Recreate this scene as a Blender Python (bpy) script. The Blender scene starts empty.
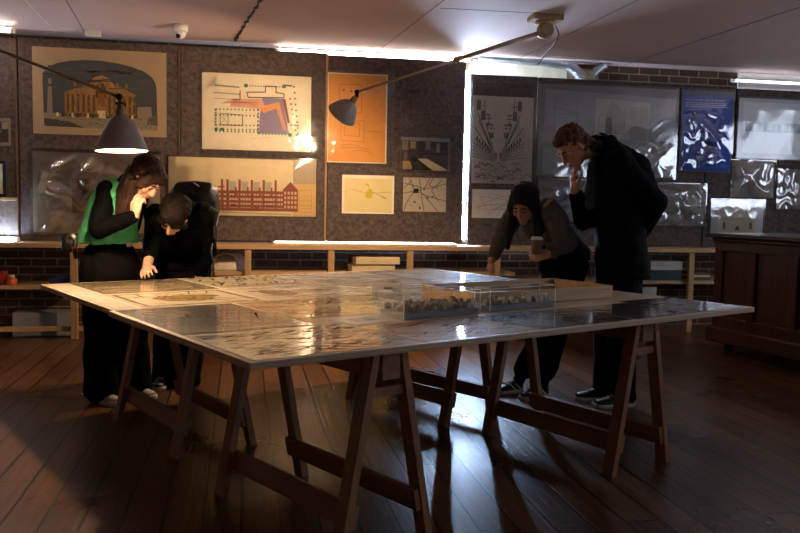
import bpy, bmesh, math, random
from mathutils import Vector, Matrix, noise, Quaternion
random.seed(7)
SC = bpy.context.scene
COL = SC.collection
PI = math.pi

# ------------------------------------------------------------------ camera (metres; x along the back wall, y towards it)
FPX = 830.0
def _cam_axes(yaw=10.8, tilt=4.4, roll=1.05):
    y, t, r = (math.radians(a) for a in (yaw, tilt, roll))
    fw = Vector((math.sin(y)*math.cos(t), math.cos(y)*math.cos(t), -math.sin(t)))
    rt = Vector((math.cos(y), -math.sin(y), 0)); up = rt.cross(fw)
    return rt*math.cos(r)+up*math.sin(r), -rt*math.sin(r)+up*math.cos(r), fw
RT, UP, FW = _cam_axes()
EYE = Vector((0, 0, 1.25))
def ray(px, py): return RT*((px-400)/FPX) - UP*((py-266.5)/FPX) + FW
def at(px, py, Y):
    d = ray(px, py); return EYE + d*(Y/d.y)
def atz(px, py, z):
    d = ray(px, py); return EYE + d*((z-1.25)/d.z)
cam = bpy.data.cameras.new('camera'); cam.sensor_width = 36; cam.lens = FPX/800*36
cam.clip_start = 0.05; cam.clip_end = 60
camo = bpy.data.objects.new('camera', cam); COL.objects.link(camo)
m = Matrix((RT, UP, -FW)).transposed().to_4x4(); m.translation = EYE
camo.matrix_world = m
SC.camera = camo

# ------------------------------------------------------------------ colours and materials
def lin(c): return c/12.92 if c <= .04045 else ((c+.055)/1.055)**2.4
def C(h):
    h = h.lstrip('#'); return tuple(lin(int(h[i:i+2], 16)/255) for i in (0, 2, 4)) + (1.0,)
def _new(name):
    m = bpy.data.materials.new(name); m.use_nodes = True
    nt = m.node_tree; b = nt.nodes['Principled BSDF']
    return m, nt, b
def N(nt, kind, **kw):
    n = nt.nodes.new(kind)
    for k, v in kw.items():
        if hasattr(n, k): setattr(n, k, v)
    return n
def setin(n, **kw):
    for k, v in kw.items(): n.inputs[k.replace('_', ' ')].default_value = v
def pm(name, col, rough=.6, metal=0, coat=0, coatrough=.1, var=.12, scale=(8, 8, 8), bump=0, bscale=40, detail=4, spec=.5, sheen=0):
    """plain material with a noise-driven colour variation and optional bump"""
    m, nt, b = _new(name)
    c = C(col) if isinstance(col, str) else col
    tc = N(nt, 'ShaderNodeTexCoord'); mp = N(nt, 'ShaderNodeMapping'); mp.inputs['Scale'].default_value = scale
    nt.links.new(tc.outputs['Object'], mp.inputs['Vector'])
    no = N(nt, 'ShaderNodeTexNoise'); setin(no, Scale=1.0, Detail=detail)
    nt.links.new(mp.outputs[0], no.inputs['Vector'])
    rp = N(nt, 'ShaderNodeValToRGB')
    rp.color_ramp.elements[0].position = .3; rp.color_ramp.elements[1].position = .7
    rp.color_ramp.elements[0].color = tuple(max(0, v*(1-var)) for v in c[:3])+(1,)
    rp.color_ramp.elements[1].color = tuple(min(1, v*(1+var)) for v in c[:3])+(1,)
    nt.links.new(no.outputs['Fac'], rp.inputs[0]); nt.links.new(rp.outputs[0], b.inputs['Base Color'])
    setin(b, Roughness=rough, Metallic=metal)
    b.inputs['Specular IOR Level'].default_value = spec
    if coat: b.inputs['Coat Weight'].default_value = coat; b.inputs['Coat Roughness'].default_value = coatrough
    if sheen: b.inputs['Sheen Weight'].default_value = sheen
    if bump:
        n2 = N(nt, 'ShaderNodeTexNoise'); setin(n2, Scale=bscale, Detail=5.0)
        nt.links.new(tc.outputs['Object'], n2.inputs['Vector'])
        bp = N(nt, 'ShaderNodeBump'); setin(bp, Strength=bump, Distance=.01)
        nt.links.new(n2.outputs['Fac'], bp.inputs['Height']); nt.links.new(bp.outputs[0], b.inputs['Normal'])
    return m
def emit(name, col, s):
    m, nt, b = _new(name); c = C(col)
    b.inputs['Base Color'].default_value = c
    b.inputs['Emission Color'].default_value = c; b.inputs['Emission Strength'].default_value = s
    return m
def wood(name, c1, c2, rough=.5, axis=1, sc=6, coat=0):
    m, nt, b = _new(name)
    tc = N(nt, 'ShaderNodeTexCoord'); mp = N(nt, 'ShaderNodeMapping')
    s = [sc*5, sc*5, sc*5]; s[axis] = sc*.35; mp.inputs['Scale'].default_value = s
    nt.links.new(tc.outputs['Object'], mp.inputs['Vector'])
    no = N(nt, 'ShaderNodeTexNoise'); setin(no, Scale=1.0, Detail=6.0, Roughness=.6, Distortion=.6)
    nt.links.new(mp.outputs[0], no.inputs['Vector'])
    rp = N(nt, 'ShaderNodeValToRGB'); rp.color_ramp.elements[0].color = C(c1); rp.color_ramp.elements[1].color = C(c2)
    rp.color_ramp.elements[0].position = .3; rp.color_ramp.elements[1].position = .72
    nt.links.new(no.outputs['Fac'], rp.inputs[0]); nt.links.new(rp.outputs[0], b.inputs['Base Color'])
    b.inputs['Roughness'].default_value = rough
    if coat: b.inputs['Coat Weight'].default_value = coat
    bp = N(nt, 'ShaderNodeBump'); setin(bp, Strength=.15, Distance=.004)
    nt.links.new(no.outputs['Fac'], bp.inputs['Height']); nt.links.new(bp.outputs[0], b.inputs['Normal'])
    return m
def vecswap(nt, order):
    tc = N(nt, 'ShaderNodeTexCoord'); sp = N(nt, 'ShaderNodeSeparateXYZ'); cb = N(nt, 'ShaderNodeCombineXYZ')
    nt.links.new(tc.outputs['Object'], sp.inputs[0])
    for i, o in enumerate(order):
        if o is not None: nt.links.new(sp.outputs['XYZ'.index(o)], cb.inputs[i])
    return cb.outputs[0], tc.outputs['Object']
def m_floor():
    m, nt, b = _new('old_floorboards')
    v, o = vecswap(nt, ('Y', 'X', None))
    br = N(nt, 'ShaderNodeTexBrick'); br.offset = .43; br.offset_frequency = 2
    setin(br, Scale=1.0, Mortar_Size=.006, Mortar_Smooth=.2, Bias=0.0, Brick_Width=1.9, Row_Height=.15)
    br.inputs['Color1'].default_value = C('#4e3019'); br.inputs['Color2'].default_value = C('#77502d'); br.inputs['Mortar'].default_value = C('#0c0705')
    nt.links.new(v, br.inputs['Vector'])
    mp = N(nt, 'ShaderNodeMapping'); mp.inputs['Scale'].default_value = (38, 1.6, 1)
    nt.links.new(o, mp.inputs['Vector'])
    n1 = N(nt, 'ShaderNodeTexNoise'); setin(n1, Scale=1.0, Detail=6.0, Roughness=.6); nt.links.new(mp.outputs[0], n1.inputs['Vector'])
    r1 = N(nt, 'ShaderNodeMapRange'); setin(r1, From_Min=.3, From_Max=.7, To_Min=.55, To_Max=1.25); nt.links.new(n1.outputs['Fac'], r1.inputs[0])
    mx = N(nt, 'ShaderNodeMix', data_type='RGBA', blend_type='MULTIPLY'); mx.inputs[0].default_value = 1
    nt.links.new(br.outputs['Color'], mx.inputs[6]); nt.links.new(r1.outputs[0], mx.inputs[7])
    nt.links.new(mx.outputs[2], b.inputs['Base Color'])
    n2 = N(nt, 'ShaderNodeTexNoise'); setin(n2, Scale=1.3, Detail=5.0); nt.links.new(o, n2.inputs['Vector'])
    r2 = N(nt, 'ShaderNodeMapRange'); setin(r2, From_Min=.3, From_Max=.7, To_Min=.26, To_Max=.34); nt.links.new(n2.outputs['Fac'], r2.inputs[0])
    nt.links.new(r2.outputs[0], b.inputs['Roughness'])
    # cupped, grooved boards: streaks along the boards and gaps between them
    ad = N(nt, 'ShaderNodeMath', operation='MULTIPLY_ADD'); ad.inputs[1].default_value = .5
    iv = N(nt, 'ShaderNodeMath', operation='SUBTRACT'); iv.inputs[0].default_value = 1; nt.links.new(br.outputs['Fac'], iv.inputs[1])
    nt.links.new(n1.outputs['Fac'], ad.inputs[0]); nt.links.new(iv.outputs[0], ad.inputs[2])
    bp = N(nt, 'ShaderNodeBump'); setin(bp, Strength=1.0, Distance=.006)
    nt.links.new(ad.outputs[0], bp.inputs['Height']); nt.links.new(bp.outputs[0], b.inputs['Normal'])
    b.inputs['Specular IOR Level'].default_value = .6
    return m
def m_brick():
    m, nt, b = _new('dark_stock_brick')
    v, o = vecswap(nt, ('X', 'Z', None))
    br = N(nt, 'ShaderNodeTexBrick'); setin(br, Scale=1.0, Mortar_Size=.007, Mortar_Smooth=.3, Bias=.0, Brick_Width=.225, Row_Height=.075)
    br.inputs['Color1'].default_value = C('#634530'); br.inputs['Color2'].default_value = C('#4a3122'); br.inputs['Mortar'].default_value = C('#93826b')
    nt.links.new(v, br.inputs['Vector'])
    n1 = N(nt, 'ShaderNodeTexNoise'); setin(n1, Scale=14.0, Detail=5.0); nt.links.new(o, n1.inputs['Vector'])
    r1 = N(nt, 'ShaderNodeMapRange'); setin(r1, To_Min=.5, To_Max=1.4); nt.links.new(n1.outputs['Fac'], r1.inputs[0])
    mx = N(nt, 'ShaderNodeMix', data_type='RGBA', blend_type='MULTIPLY'); mx.inputs[0].default_value = 1
    nt.links.new(br.outputs['Color'], mx.inputs[6]); nt.links.new(r1.outputs[0], mx.inputs[7]); nt.links.new(mx.outputs[2], b.inputs['Base Color'])
    b.inputs['Roughness'].default_value = .85
    iv = N(nt, 'ShaderNodeMath', operation='SUBTRACT'); iv.inputs[0].default_value = 1; nt.links.new(br.outputs['Fac'], iv.inputs[1])
    bp = N(nt, 'ShaderNodeBump'); setin(bp, Strength=.6, Distance=.008); nt.links.new(iv.outputs[0], bp.inputs['Height']); nt.links.new(bp.outputs[0], b.inputs['Normal'])
    return m
def m_felt():
    m, nt, b = _new('grey_brown_felt')
    tc = N(nt, 'ShaderNodeTexCoord')
    n1 = N(nt, 'ShaderNodeTexNoise'); setin(n1, Scale=28.0, Detail=8.0, Roughness=.75); nt.links.new(tc.outputs['Object'], n1.inputs['Vector'])
    vo = N(nt, 'ShaderNodeTexVoronoi'); setin(vo, Scale=13.0, Randomness=.5); nt.links.new(tc.outputs['Object'], vo.inputs['Vector'])
    rp = N(nt, 'ShaderNodeValToRGB'); rp.color_ramp.elements[0].color = C('#362d2a'); rp.color_ramp.elements[1].color = C('#6f625b')
    rp.color_ramp.elements[0].position = .32; rp.color_ramp.elements[1].position = .72
    nt.links.new(n1.outputs['Fac'], rp.inputs[0])
    r2 = N(nt, 'ShaderNodeMapRange'); setin(r2, From_Min=.0, From_Max=.18, To_Min=.72, To_Max=1.0); nt.links.new(vo.outputs['Distance'], r2.inputs[0])
    mx = N(nt, 'ShaderNodeMix', data_type='RGBA', blend_type='MULTIPLY'); mx.inputs[0].default_value = 1
    nt.links.new(rp.outputs[0], mx.inputs[6]); nt.links.new(r2.outputs[0], mx.inputs[7]); nt.links.new(mx.outputs[2], b.inputs['Base Color'])
    setin(b, Roughness=.95); b.inputs['Specular IOR Level'].default_value = .2
    bp = N(nt, 'ShaderNodeBump'); setin(bp, Strength=.5, Distance=.01); nt.links.new(n1.outputs['Fac'], bp.inputs['Height']); nt.links.new(bp.outputs[0], b.inputs['Normal'])
    return m
def m_print(name, rough=.7, coat=0.0, crough=.06, wav=0, wscale=(9, 9, 9)):
    """printed paper: colours come from the sheet's own design; optional glossy, slightly wavy plastic over it"""
    m, nt, b = _new(name)
    a = N(nt, 'ShaderNodeAttribute', attribute_name='Col')
    tc = N(nt, 'ShaderNodeTexCoord')
    n1 = N(nt, 'ShaderNodeTexNoise'); setin(n1, Scale=9.0, Detail=4.0); nt.links.new(tc.outputs['Object'], n1.inputs['Vector'])
    r1 = N(nt, 'ShaderNodeMapRange'); setin(r1, To_Min=.88, To_Max=1.08); nt.links.new(n1.outputs['Fac'], r1.inputs[0])
    mx = N(nt, 'ShaderNodeMix', data_type='RGBA', blend_type='MULTIPLY'); mx.inputs[0].default_value = 1
    nt.links.new(a.outputs['Color'], mx.inputs[6]); nt.links.new(r1.outputs[0], mx.inputs[7]); nt.links.new(mx.outputs[2], b.inputs['Base Color'])
    setin(b, Roughness=rough); b.inputs['Specular IOR Level'].default_value = .3
    if coat:
        b.inputs['Coat Weight'].default_value = coat; b.inputs['Coat Roughness'].default_value = crough; b.inputs['Coat IOR'].default_value = 1.7
    if wav:
        mp = N(nt, 'ShaderNodeMapping'); mp.inputs['Scale'].default_value = wscale; nt.links.new(tc.outputs['Object'], mp.inputs['Vector'])
        n2 = N(nt, 'ShaderNodeTexNoise'); setin(n2, Scale=1.0, Detail=3.0, Roughness=.55); nt.links.new(mp.outputs[0], n2.inputs['Vector'])
        bp = N(nt, 'ShaderNodeBump'); setin(bp, Strength=1.0, Distance=wav); nt.links.new(n2.outputs['Fac'], bp.inputs['Height'])
        nt.links.new(bp.outputs[0], b.inputs['Coat Normal'] if coat else b.inputs['Normal'])
    return m
def m_film(name, lo=.1, hi=.75, rough=.07, tint='#ffffff', blend=.35):
    """clear crumpled plastic: see-through with a glossy sheen"""
    m, nt, b = _new(name); nt.nodes.remove(b)
    out = nt.nodes['Material Output']
    tr = N(nt, 'ShaderNodeBsdfTransparent'); tr.inputs[0].default_value = C(tint)
    gl = N(nt, 'ShaderNodeBsdfGlossy'); gl.inputs['Roughness'].default_value = rough; gl.inputs[0].default_value = (1, 1, 1, 1)
    lw = N(nt, 'ShaderNodeLayerWeight'); lw.inputs[0].default_value = blend
    r = N(nt, 'ShaderNodeMapRange'); setin(r, To_Min=lo, To_Max=hi); nt.links.new(lw.outputs['Fresnel'], r.inputs[0])
    mx = N(nt, 'ShaderNodeMixShader'); nt.links.new(r.outputs[0], mx.inputs[0]); nt.links.new(tr.outputs[0], mx.inputs[1]); nt.links.new(gl.outputs[0], mx.inputs[2])
    nt.links.new(mx.outputs[0], out.inputs['Surface'])
    return m

M = dict(
    floor=m_floor(), brick=m_brick(), felt=m_felt(),
    ceiling=pm('ceiling_paint', '#c6aa9f', .8, var=.06, scale=(1.2, 1.2, 1.2), bump=.05, bscale=3),
    plaster=pm('plaster', '#8f857c', .85, var=.08, scale=(2, 2, 2)),
    white=pm('white_board', '#d8d4cc', .7, var=.04),
    seam=pm('seam_filler', '#6d5f5b', .9, var=.1),
    battendark=wood('stained_batten', '#4a3522', '#6b4d31', .6, 2), batten=wood('pine_batten', '#8b6a45', '#b08c5e', .6, 2),
    shelfx=wood('pine_shelf', '#a98458', '#cba678', .55, 0),
    postz=wood('pine_post', '#a07a50', '#c09a68', .6, 2),
    ply=wood('plywood', '#b39c7e', '#cdbc9f', .45, 0, 3),
    plyedge=wood('plywood_edge', '#a58363', '#c7a67e', .6, 0, 4),
    trestle=wood('trestle_wood', '#81583a', '#a9794f', .55, 2, 4),
    trestley=wood('trestle_rail', '#7c5437', '#a0724a', .55, 1, 4),
    mahog=wood('old_mahogany', '#3a1c0e', '#5d331c', .5, 2, 3, coat=.04),
    mahogtop=wood('old_mahogany_top', '#22110a', '#3a2013', .3, 1, 3, coat=.3),
    shade=pm('grey_enamel', '#9a9690', .45, metal=.08, var=.05),
    shadein=pm('white_enamel', '#e8e4da', .45, var=.02),
    arm=pm('bronze_arm', '#9a815c', .5, metal=.2, var=.15),
    dark=pm('dark_metal', '#26221f', .45, metal=.6),
    cream=pm('aged_cream_paint', '#a58f68', .55, var=.2),
    bulb=emit('warm_bulb', '#ffd6aa', 760.0), bulb2=emit('warm_bulb_bright', '#ffd6aa', 1150.0),
    tube=emit('cool_tube', '#bcd9ff', 150.0),
    tubew=emit('neutral_tube', '#fff3e6', 11.0), tubefaint=emit('faint_tube', '#e6f0ff', 5.0),
    tubefill=emit('added_fill_tube', '#ffd6aa', 3.6), tubeleak=emit('shelf_tube', '#fff1df', 3.5),
    plastic=pm('white_plastic', '#d9d5cf', .4, var=.03),
    black=pm('black_plastic', '#0d0d0e', .35, var=.05),
    cable=pm('black_cable', '#191614', .5),
    foil=pm('duct_foil', '#b9b9bb', .28, metal=.95, var=.1, bump=1.0, bscale=45),
    print=m_print('printed_paper'),
    printg=m_print('printed_paper_gloss', .5, .35, .12),
    tprint=m_print('laminated_print', .55, 1.0, .035, .0026, (5, 17, 5)),
    filmlo=m_film('smooth_film', .07, .8, .16), film=m_film('clear_film'), filmw=m_film('creased_film', .16, .85, .10), filmgrey=m_film('cloudy_film', .3, .8, .32),
    acrylic=m_film('clear_acrylic', .03, .45, .02, '#fcfefe', .2),
    acredge=pm('acrylic_edge', '#eef2f2', .15, var=.02),
    modelgrey=pm('grey_card_model', '#a29d96', .7, var=.1),
    modelbrown=pm('brown_card_model', '#836a54', .7, var=.15, scale=(40, 40, 40)),
    modelpale=pm('pale_card_model', '#c6b8a3', .7, var=.1),
    modelbase=pm('model_base', '#86868a', .6, var=.08),
)

# ------------------------------------------------------------------ mesh helpers
def bx(bm, c, s, rot=None, bev=0.0, mi=0):
    r = bmesh.ops.create_cube(bm, size=1)
    vs = r['verts']
    for v in vs:
        v.co = Vector((v.co.x*s[0], v.co.y*s[1], v.co.z*s[2]))
    fs = set(f for v in vs for f in v.link_faces)
    if bev:
        es = list(set(e for v in vs for e in v.link_edges))
        rr = bmesh.ops.bevel(bm, geom=es, offset=min(bev, min(s)*.3), segments=1, affect='EDGES', profile=.5)
        fs = set(rr['faces']); vs = set(rr['verts'])
        seen = set(vs); st = list(vs)
        while st:
            v = st.pop()
            for e in v.link_edges:
                o = e.other_vert(v)
                if o not in seen: seen.add(o); st.append(o)
        vs = list(seen); fs = set(f for v in vs for f in v.link_faces)
    T = Matrix.Translation(Vector(c))
    if rot is not None: T = T @ (rot.to_4x4() if hasattr(rot, 'to_4x4') else Matrix.Rotation(rot, 4, 'Z'))
    for v in vs: v.co = T @ v.co
    for f in fs: f.material_index = mi
    return vs
def ringframe(d):
    d = d.normalized(); a = Vector((0, 0, 1)) if abs(d.z) < .9 else Vector((1, 0, 0))
    u = d.cross(a).normalized(); return u, d.cross(u).normalized()
def loft(bm, rings, cap=True, mi=0, smooth=True):
    """rings: lists of points, all the same length"""
    vr = [[bm.verts.new(p) for p in r] for r in rings]; n = len(vr[0])
    for a, b in zip(vr, vr[1:]):
        for i in range(n):
            f = bm.faces.new((a[i], a[(i+1) % n], b[(i+1) % n], b[i])); f.smooth = smooth; f.material_index = mi
    if cap:
        for r, rev in ((vr[0], True), (vr[-1], False)):
            f = bm.faces.new(list(reversed(r)) if rev else r); f.material_index = mi
    return vr
def tube(bm, pts, rad, seg=10, cap=True, mi=0):
    pts = [Vector(p) for p in pts]
    if not hasattr(rad, '__len__'): rad = [rad]*len(pts)
    rings = []; pu = None
    for i, p in enumerate(pts):
        d = (pts[min(i+1, len(pts)-1)]-pts[max(i-1, 0)]).normalized()
        if pu is None: u, v = ringframe(d)
        else:
            u = (pu - d*pu.dot(d)).normalized(); v = d.cross(u)
        pu = u
        rings.append([p+(u*math.cos(2*PI*k/seg)+v*math.sin(2*PI*k/seg))*rad[i] for k in range(seg)])
    return loft(bm, rings, cap, mi)
def bar(bm, p, q, w, h, up=(0, 0, 1), mi=0, bev=.002):
    """rectangular bar from p to q, w across, h along the up side"""
    p, q = Vector(p), Vector(q); d = q-p; L = d.length; d.normalize()
    s = d.cross(Vector(up)).normalized(); t = s.cross(d).normalized()
    R = Matrix((s, d, t)).transposed()
    return bx(bm, (p+q)/2, (w, L, h), R, bev, mi)
def lathe(bm, prof, o=(0, 0, 0), axis=(0, 0, 1), seg=24, mi=0, cap=False):
    a = Vector(axis).normalized(); u, v = ringframe(a); o = Vector(o)
    rings = [[o+a*z+(u*math.cos(2*PI*k/seg)+v*math.sin(2*PI*k/seg))*max(r, 1e-4) for k in range(seg)] for r, z in prof]
    return loft(bm, rings, cap, mi)
def ball(bm, c, r, sub=2, sc=(1, 1, 1), mi=0):
    rr = bmesh.ops.create_icosphere(bm, subdivisions=sub, radius=1)
    for v in rr['verts']: v.co = Vector(c)+Vector((v.co.x*sc[0], v.co.y*sc[1], v.co.z*sc[2]))*r
    for f in set(f for v in rr['verts'] for f in v.link_faces): f.smooth = True; f.material_index = mi
BM = bmesh.new
def obj(name, bm, mats, parent=None, loc=None, rotz=0):
    me = bpy.data.meshes.new(name)
    bmesh.ops.recalc_face_normals(bm, faces=bm.faces)
    bm.to_mesh(me); bm.free()
    for mm in (mats if isinstance(mats, (list, tuple)) else [mats]): me.materials.append(M[mm] if isinstance(mm, str) else mm)
    o = bpy.data.objects.new(name, me); COL.objects.link(o)
    if parent: o.parent = parent
    if loc is not None: o.location = loc
    o.rotation_euler = (0, 0, rotz)
    return o
def tag(o, label, cat, group=None, kind=None):
    if label: o['label'] = label
    if cat: o['category'] = cat
    if group: o['group'] = group
    if kind: o['kind'] = kind
    return o
def thing(name, label, cat, loc=(0, 0, 0), rotz=0, group=None):
    o = bpy.data.objects.new(name, None); COL.objects.link(o); o.empty_display_size = .1
    o.location = loc; o.rotation_euler = (0, 0, rotz)
    return tag(o, label, cat, group)
def struct(name, bm, mats):
    o = obj(name, bm, mats); o['kind'] = 'structure'; return o
def copy_tree(o, parent=None):
    c = o.copy(); COL.objects.link(c)
    if parent: c.parent = parent
    for ch in o.children: copy_tree(ch, c)
    return c

# ------------------------------------------------------------------ printed sheets: design drawn as flat inked faces on a thin sheet
class Sheet:
    def __init__(s, w, h, base, t=.0012):
        s.w, s.h, s.t = w, h, t; s.f = []; s.base = base; s.k = 0
    def poly(s, pts, col, layer=None):
        if layer is None: s.k += 1; layer = 1+s.k*.12
        s.f.append((list(pts), col, layer)); return s
    def rect(s, x0, y0, x1, y1, col): return s.poly([(x0, y0), (x1, y0), (x1, y1), (x0, y1)], col)
    def line(s, x0, y0, x1, y1, col, w=.004):
        dx, dy = x1-x0, y1-y0; L = math.hypot(dx, dy) or 1e-6; nx, ny = -dy/L*w/2, dx/L*w/2
        return s.poly([(x0-nx, y0-ny), (x1-nx, y1-ny), (x1+nx, y1+ny), (x0+nx, y0+ny)], col, 1+(s.k+.5)*.12)
    def path(s, pts, col, w=.004, close=False):
        pts = list(pts)
        for a, b in zip(pts, pts[1:]+([pts[0]] if close else [])): s.line(*a, *b, col, w)
        return s
    def frame(s, x0, y0, x1, y1, col, w=.004): return s.path([(x0, y0), (x1, y0), (x1, y1), (x0, y1)], col, w, True)
    def dots(s, x0, y0, x1, y1, n, col, r=.006):
        for i in range(n):
            t = i/(n-1) if n > 1 else 0; x, y = x0+(x1-x0)*t, y0+(y1-y0)*t
            s.poly([(x-r, y-r), (x+r, y-r), (x+r, y+r), (x-r, y+r)], col, 1+(s.k+.5)*.12)
        return s
    def build(s, name, mat, to, parent=None):
        """to(x, y, k): local sheet coordinates and height above the backing -> world/local point"""
        bm = BM(); lay = bm.loops.layers.float_color.new('Col')
        def face(vs, col):
            f = bm.faces.new(vs); c = C(col) if isinstance(col, str) else col
            for l in f.loops: l[lay] = c
        w, h, t = s.w, s.h, s.t
        b = [bm.verts.new(to(x, y, 0)) for x, y in ((0, 0), (w, 0), (w, h), (0, h))]
        a = [bm.verts.new(to(x, y, t)) for x, y in ((0, 0), (w, 0), (w, h), (0, h))]
        face(a, s.base); face(b[::-1], s.base)
        for i in range(4): face((b[i], b[(i+1) % 4], a[(i+1) % 4], a[i]), s.base)
        n0 = (a[1].co-a[0].co).cross(a[3].co-a[0].co)
        for pts, col, ly in s.f:
            q = [bm.verts.new(to(min(max(x, 0), w), min(max(y, 0), h), t+.0004*ly)) for x, y in pts]
            face(q, col)
        me = bpy.data.meshes.new(name); bm.to_mesh(me); bm.free()
        me.materials.append(M[mat]); o = bpy.data.objects.new(name, me); COL.objects.link(o)
        if parent: o.parent = parent
        return o
def film(name, w, h, nx, ny, disp, to, mat, parent=None):
    bm = BM()
    g = [[bm.verts.new(to(w*i/nx, h*j/ny, max(.001, disp(w*i/nx, h*j/ny)))) for i in range(nx+1)] for j in range(ny+1)]
    for j in range(ny):
        for i in range(nx):
            f = bm.faces.new((g[j][i], g[j][i+1], g[j+1][i+1], g[j+1][i])); f.smooth = True
    me = bpy.data.meshes.new(name); bm.to_mesh(me); bm.free(); me.materials.append(M[mat] if isinstance(mat, str) else mat)
    o = bpy.data.objects.new(name, me); COL.objects.link(o)
    if parent: o.parent = parent
    return o
def text_mesh(name, txt, size, mat, to, parent=None, shear=0, xs=1.0):
    cu = bpy.data.curves.new('t', 'FONT'); cu.body = txt; cu.size = size; cu.shear = shear; cu.resolution_u = 2
    o = bpy.data.objects.new('t', cu); COL.objects.link(o)
    dg = bpy.context.evaluated_depsgraph_get(); me = bpy.data.meshes.new_from_object(o.evaluated_get(dg))
    bpy.data.objects.remove(o); bpy.data.curves.remove(cu)
    for v in me.vertices: v.co = to(v.co.x*xs, v.co.y, .0016)
    me.materials.clear(); me.materials.append(M[mat]); me.name = name
    t = bpy.data.objects.new(name, me); COL.objects.link(t)
    if parent: t.parent = parent
    return t
# ================================================================== the room
XL, XR, YB, YF, ZC = -3.7, 6.9, 8.15, -2.6, 2.70
bm = BM(); bx(bm, ((XL+XR)/2, (YB+YF)/2, -.05), (XR-XL+.4, YB-YF+.4, .1)); struct('floor', bm, 'floor')
bm = BM(); bx(bm, ((XL+XR)/2, (YB+YF)/2, ZC+.05), (XR-XL+.4, YB-YF+.4, .1)); struct('ceiling', bm, 'ceiling')
bm = BM(); bx(bm, ((XL+XR)/2, YB+.1, ZC/2), (XR-XL, .2, ZC)); struct('wall_back', bm, 'brick')
bm = BM(); bx(bm, (XL-.1, (YB+YF)/2, ZC/2), (.2, YB-YF, ZC)); struct('wall_left', bm, 'plaster')
bm = BM(); bx(bm, ((XL+XR)/2, YF-.1, ZC/2), (XR-XL, .2, ZC)); struct('wall_rear', bm, 'plaster')
# right wall with two daylight windows, out of the frame
WINS = [(-1.4, .2), (3.1, 6.2)]; WZ = (1.25, 2.45)
bm = BM()
ys = [YF] + [v for w in WINS for v in w] + [YB]
for a, b in zip(ys[0::2], ys[1::2]): bx(bm, (XR+.1, (a+b)/2, ZC/2), (.2, b-a, ZC))
for a, b in WINS:
    bx(bm, (XR+.1, (a+b)/2, WZ[0]/2), (.2, b-a, WZ[0])); bx(bm, (XR+.1, (a+b)/2, (WZ[1]+ZC)/2), (.2, b-a, ZC-WZ[1]))
struct('wall_right', bm, 'plaster')
M['sky'] = emit('daylight_outside', '#dce8ff', 2.1)
for i, (a, b) in enumerate(WINS):
    bm = BM(); n = 4
    for k in range(n+1): bx(bm, (XR+.06, a+(b-a)*k/n, sum(WZ)/2), (.06, .05, WZ[1]-WZ[0]))
    for z in (WZ[0]+.02, sum(WZ)/2, WZ[1]-.02): bx(bm, (XR+.06, (a+b)/2, z), (.05, b-a, .05))
    w = struct('window_%d' % (i+1), bm, 'white')
    bm = BM(); bx(bm, (XR+.12, (a+b)/2, sum(WZ)/2), (.01, b-a, WZ[1]-WZ[0])); obj('pane', bm, 'sky', w)

# white boarding and a golden plywood piece on the brick above the panels
bm = BM(); bx(bm, (2.62, YB-.012, 2.36), (1.25, .02, .66)); M['warmboard'] = pm('warm_white_board', '#efdcb8', .7); struct('trim_1', bm, 'warmboard')
bm = BM(); bx(bm, (3.42, YB-.012, 2.5), (.34, .02, .3)); struct('trim_2', bm, 'batten')
bm = BM(); bx(bm, (6.05, YB-.012, 2.0), (1.75, .02, 1.39)); struct('trim_3', bm, 'white')
# ceiling board joints
for i, (a, b) in enumerate([((1.43, 5.6), (1.27, 8.1)), ((1.44, 6.15), (2.25, 6.11)), ((2.76, 3.0), (2.69, 8.1)), ((4.0, 3.0), (3.84, 8.1)), ((-.2, 5.2), (-2.6, 5.0)), ((atz(66, 0, 2.7).x, atz(66, 0, 2.7).y), (atz(86, 34, 2.7).x, atz(86, 34, 2.7).y))]):
    bm = BM(); bar(bm, (a[0], a[1], ZC-.001), (b[0], b[1], ZC-.001), .007, .002, bev=0); struct('trim_%d' % (i+4), bm, 'seam')

# ================================================================== wall shelving
SHY0, SHY1, SHZ = 7.60, 8.12, .845
sh = thing('wall_shelving', 'long low pine shelving running along the brick wall under the display panels', 'shelving', (1.3, SHY1, 0))
def loc(o, p): return Vector(p)-o.location
def sbox(name, c, s, mat, parent, bev=.003):
    bm = BM(); bx(bm, loc(parent, c), s, bev=bev); return obj(name, bm, mat, parent)
sbox('shelf_top', (1.45, (SHY0+SHY1)/2, SHZ-.02), (9.3, SHY1-SHY0, .042), 'shelfx', sh)
for px in (74, 248, 331, 410, 497, 691):
    p = at(px, 260, SHY0+.03)
    sbox('post', (p.x, SHY0+.03, (SHZ-.043)/2), (.058, .045, SHZ-.045), 'postz', sh)
zL = at(30, 286, 7.62).z; zL2 = at(30, 328, 7.62).z; zR = at(670, 281, 7.62).z
sbox('lower_shelf', (-2.3, (SHY0+SHY1)/2+.03, zL-.018), (1.72, SHY1-SHY0-.06, .036), 'shelfx', sh)
sbox('lower_shelf', (-2.3, SHY0+.085, zL2-.018), (1.9, .05, .04), 'shelfx', sh)
sbox('lower_shelf', (4.35, (SHY0+SHY1)/2+.03, zR-.018), (3.4, SHY1-SHY0-.06, .036), 'shelfx', sh)
zM = at(370, 270.5, 7.7).z
sbox('lower_shelf', (1.05, (SHY0+SHY1)/2+.03, zM-.03), (3.1, SHY1-SHY0-.06, .036), 'shelfx', sh)

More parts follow.
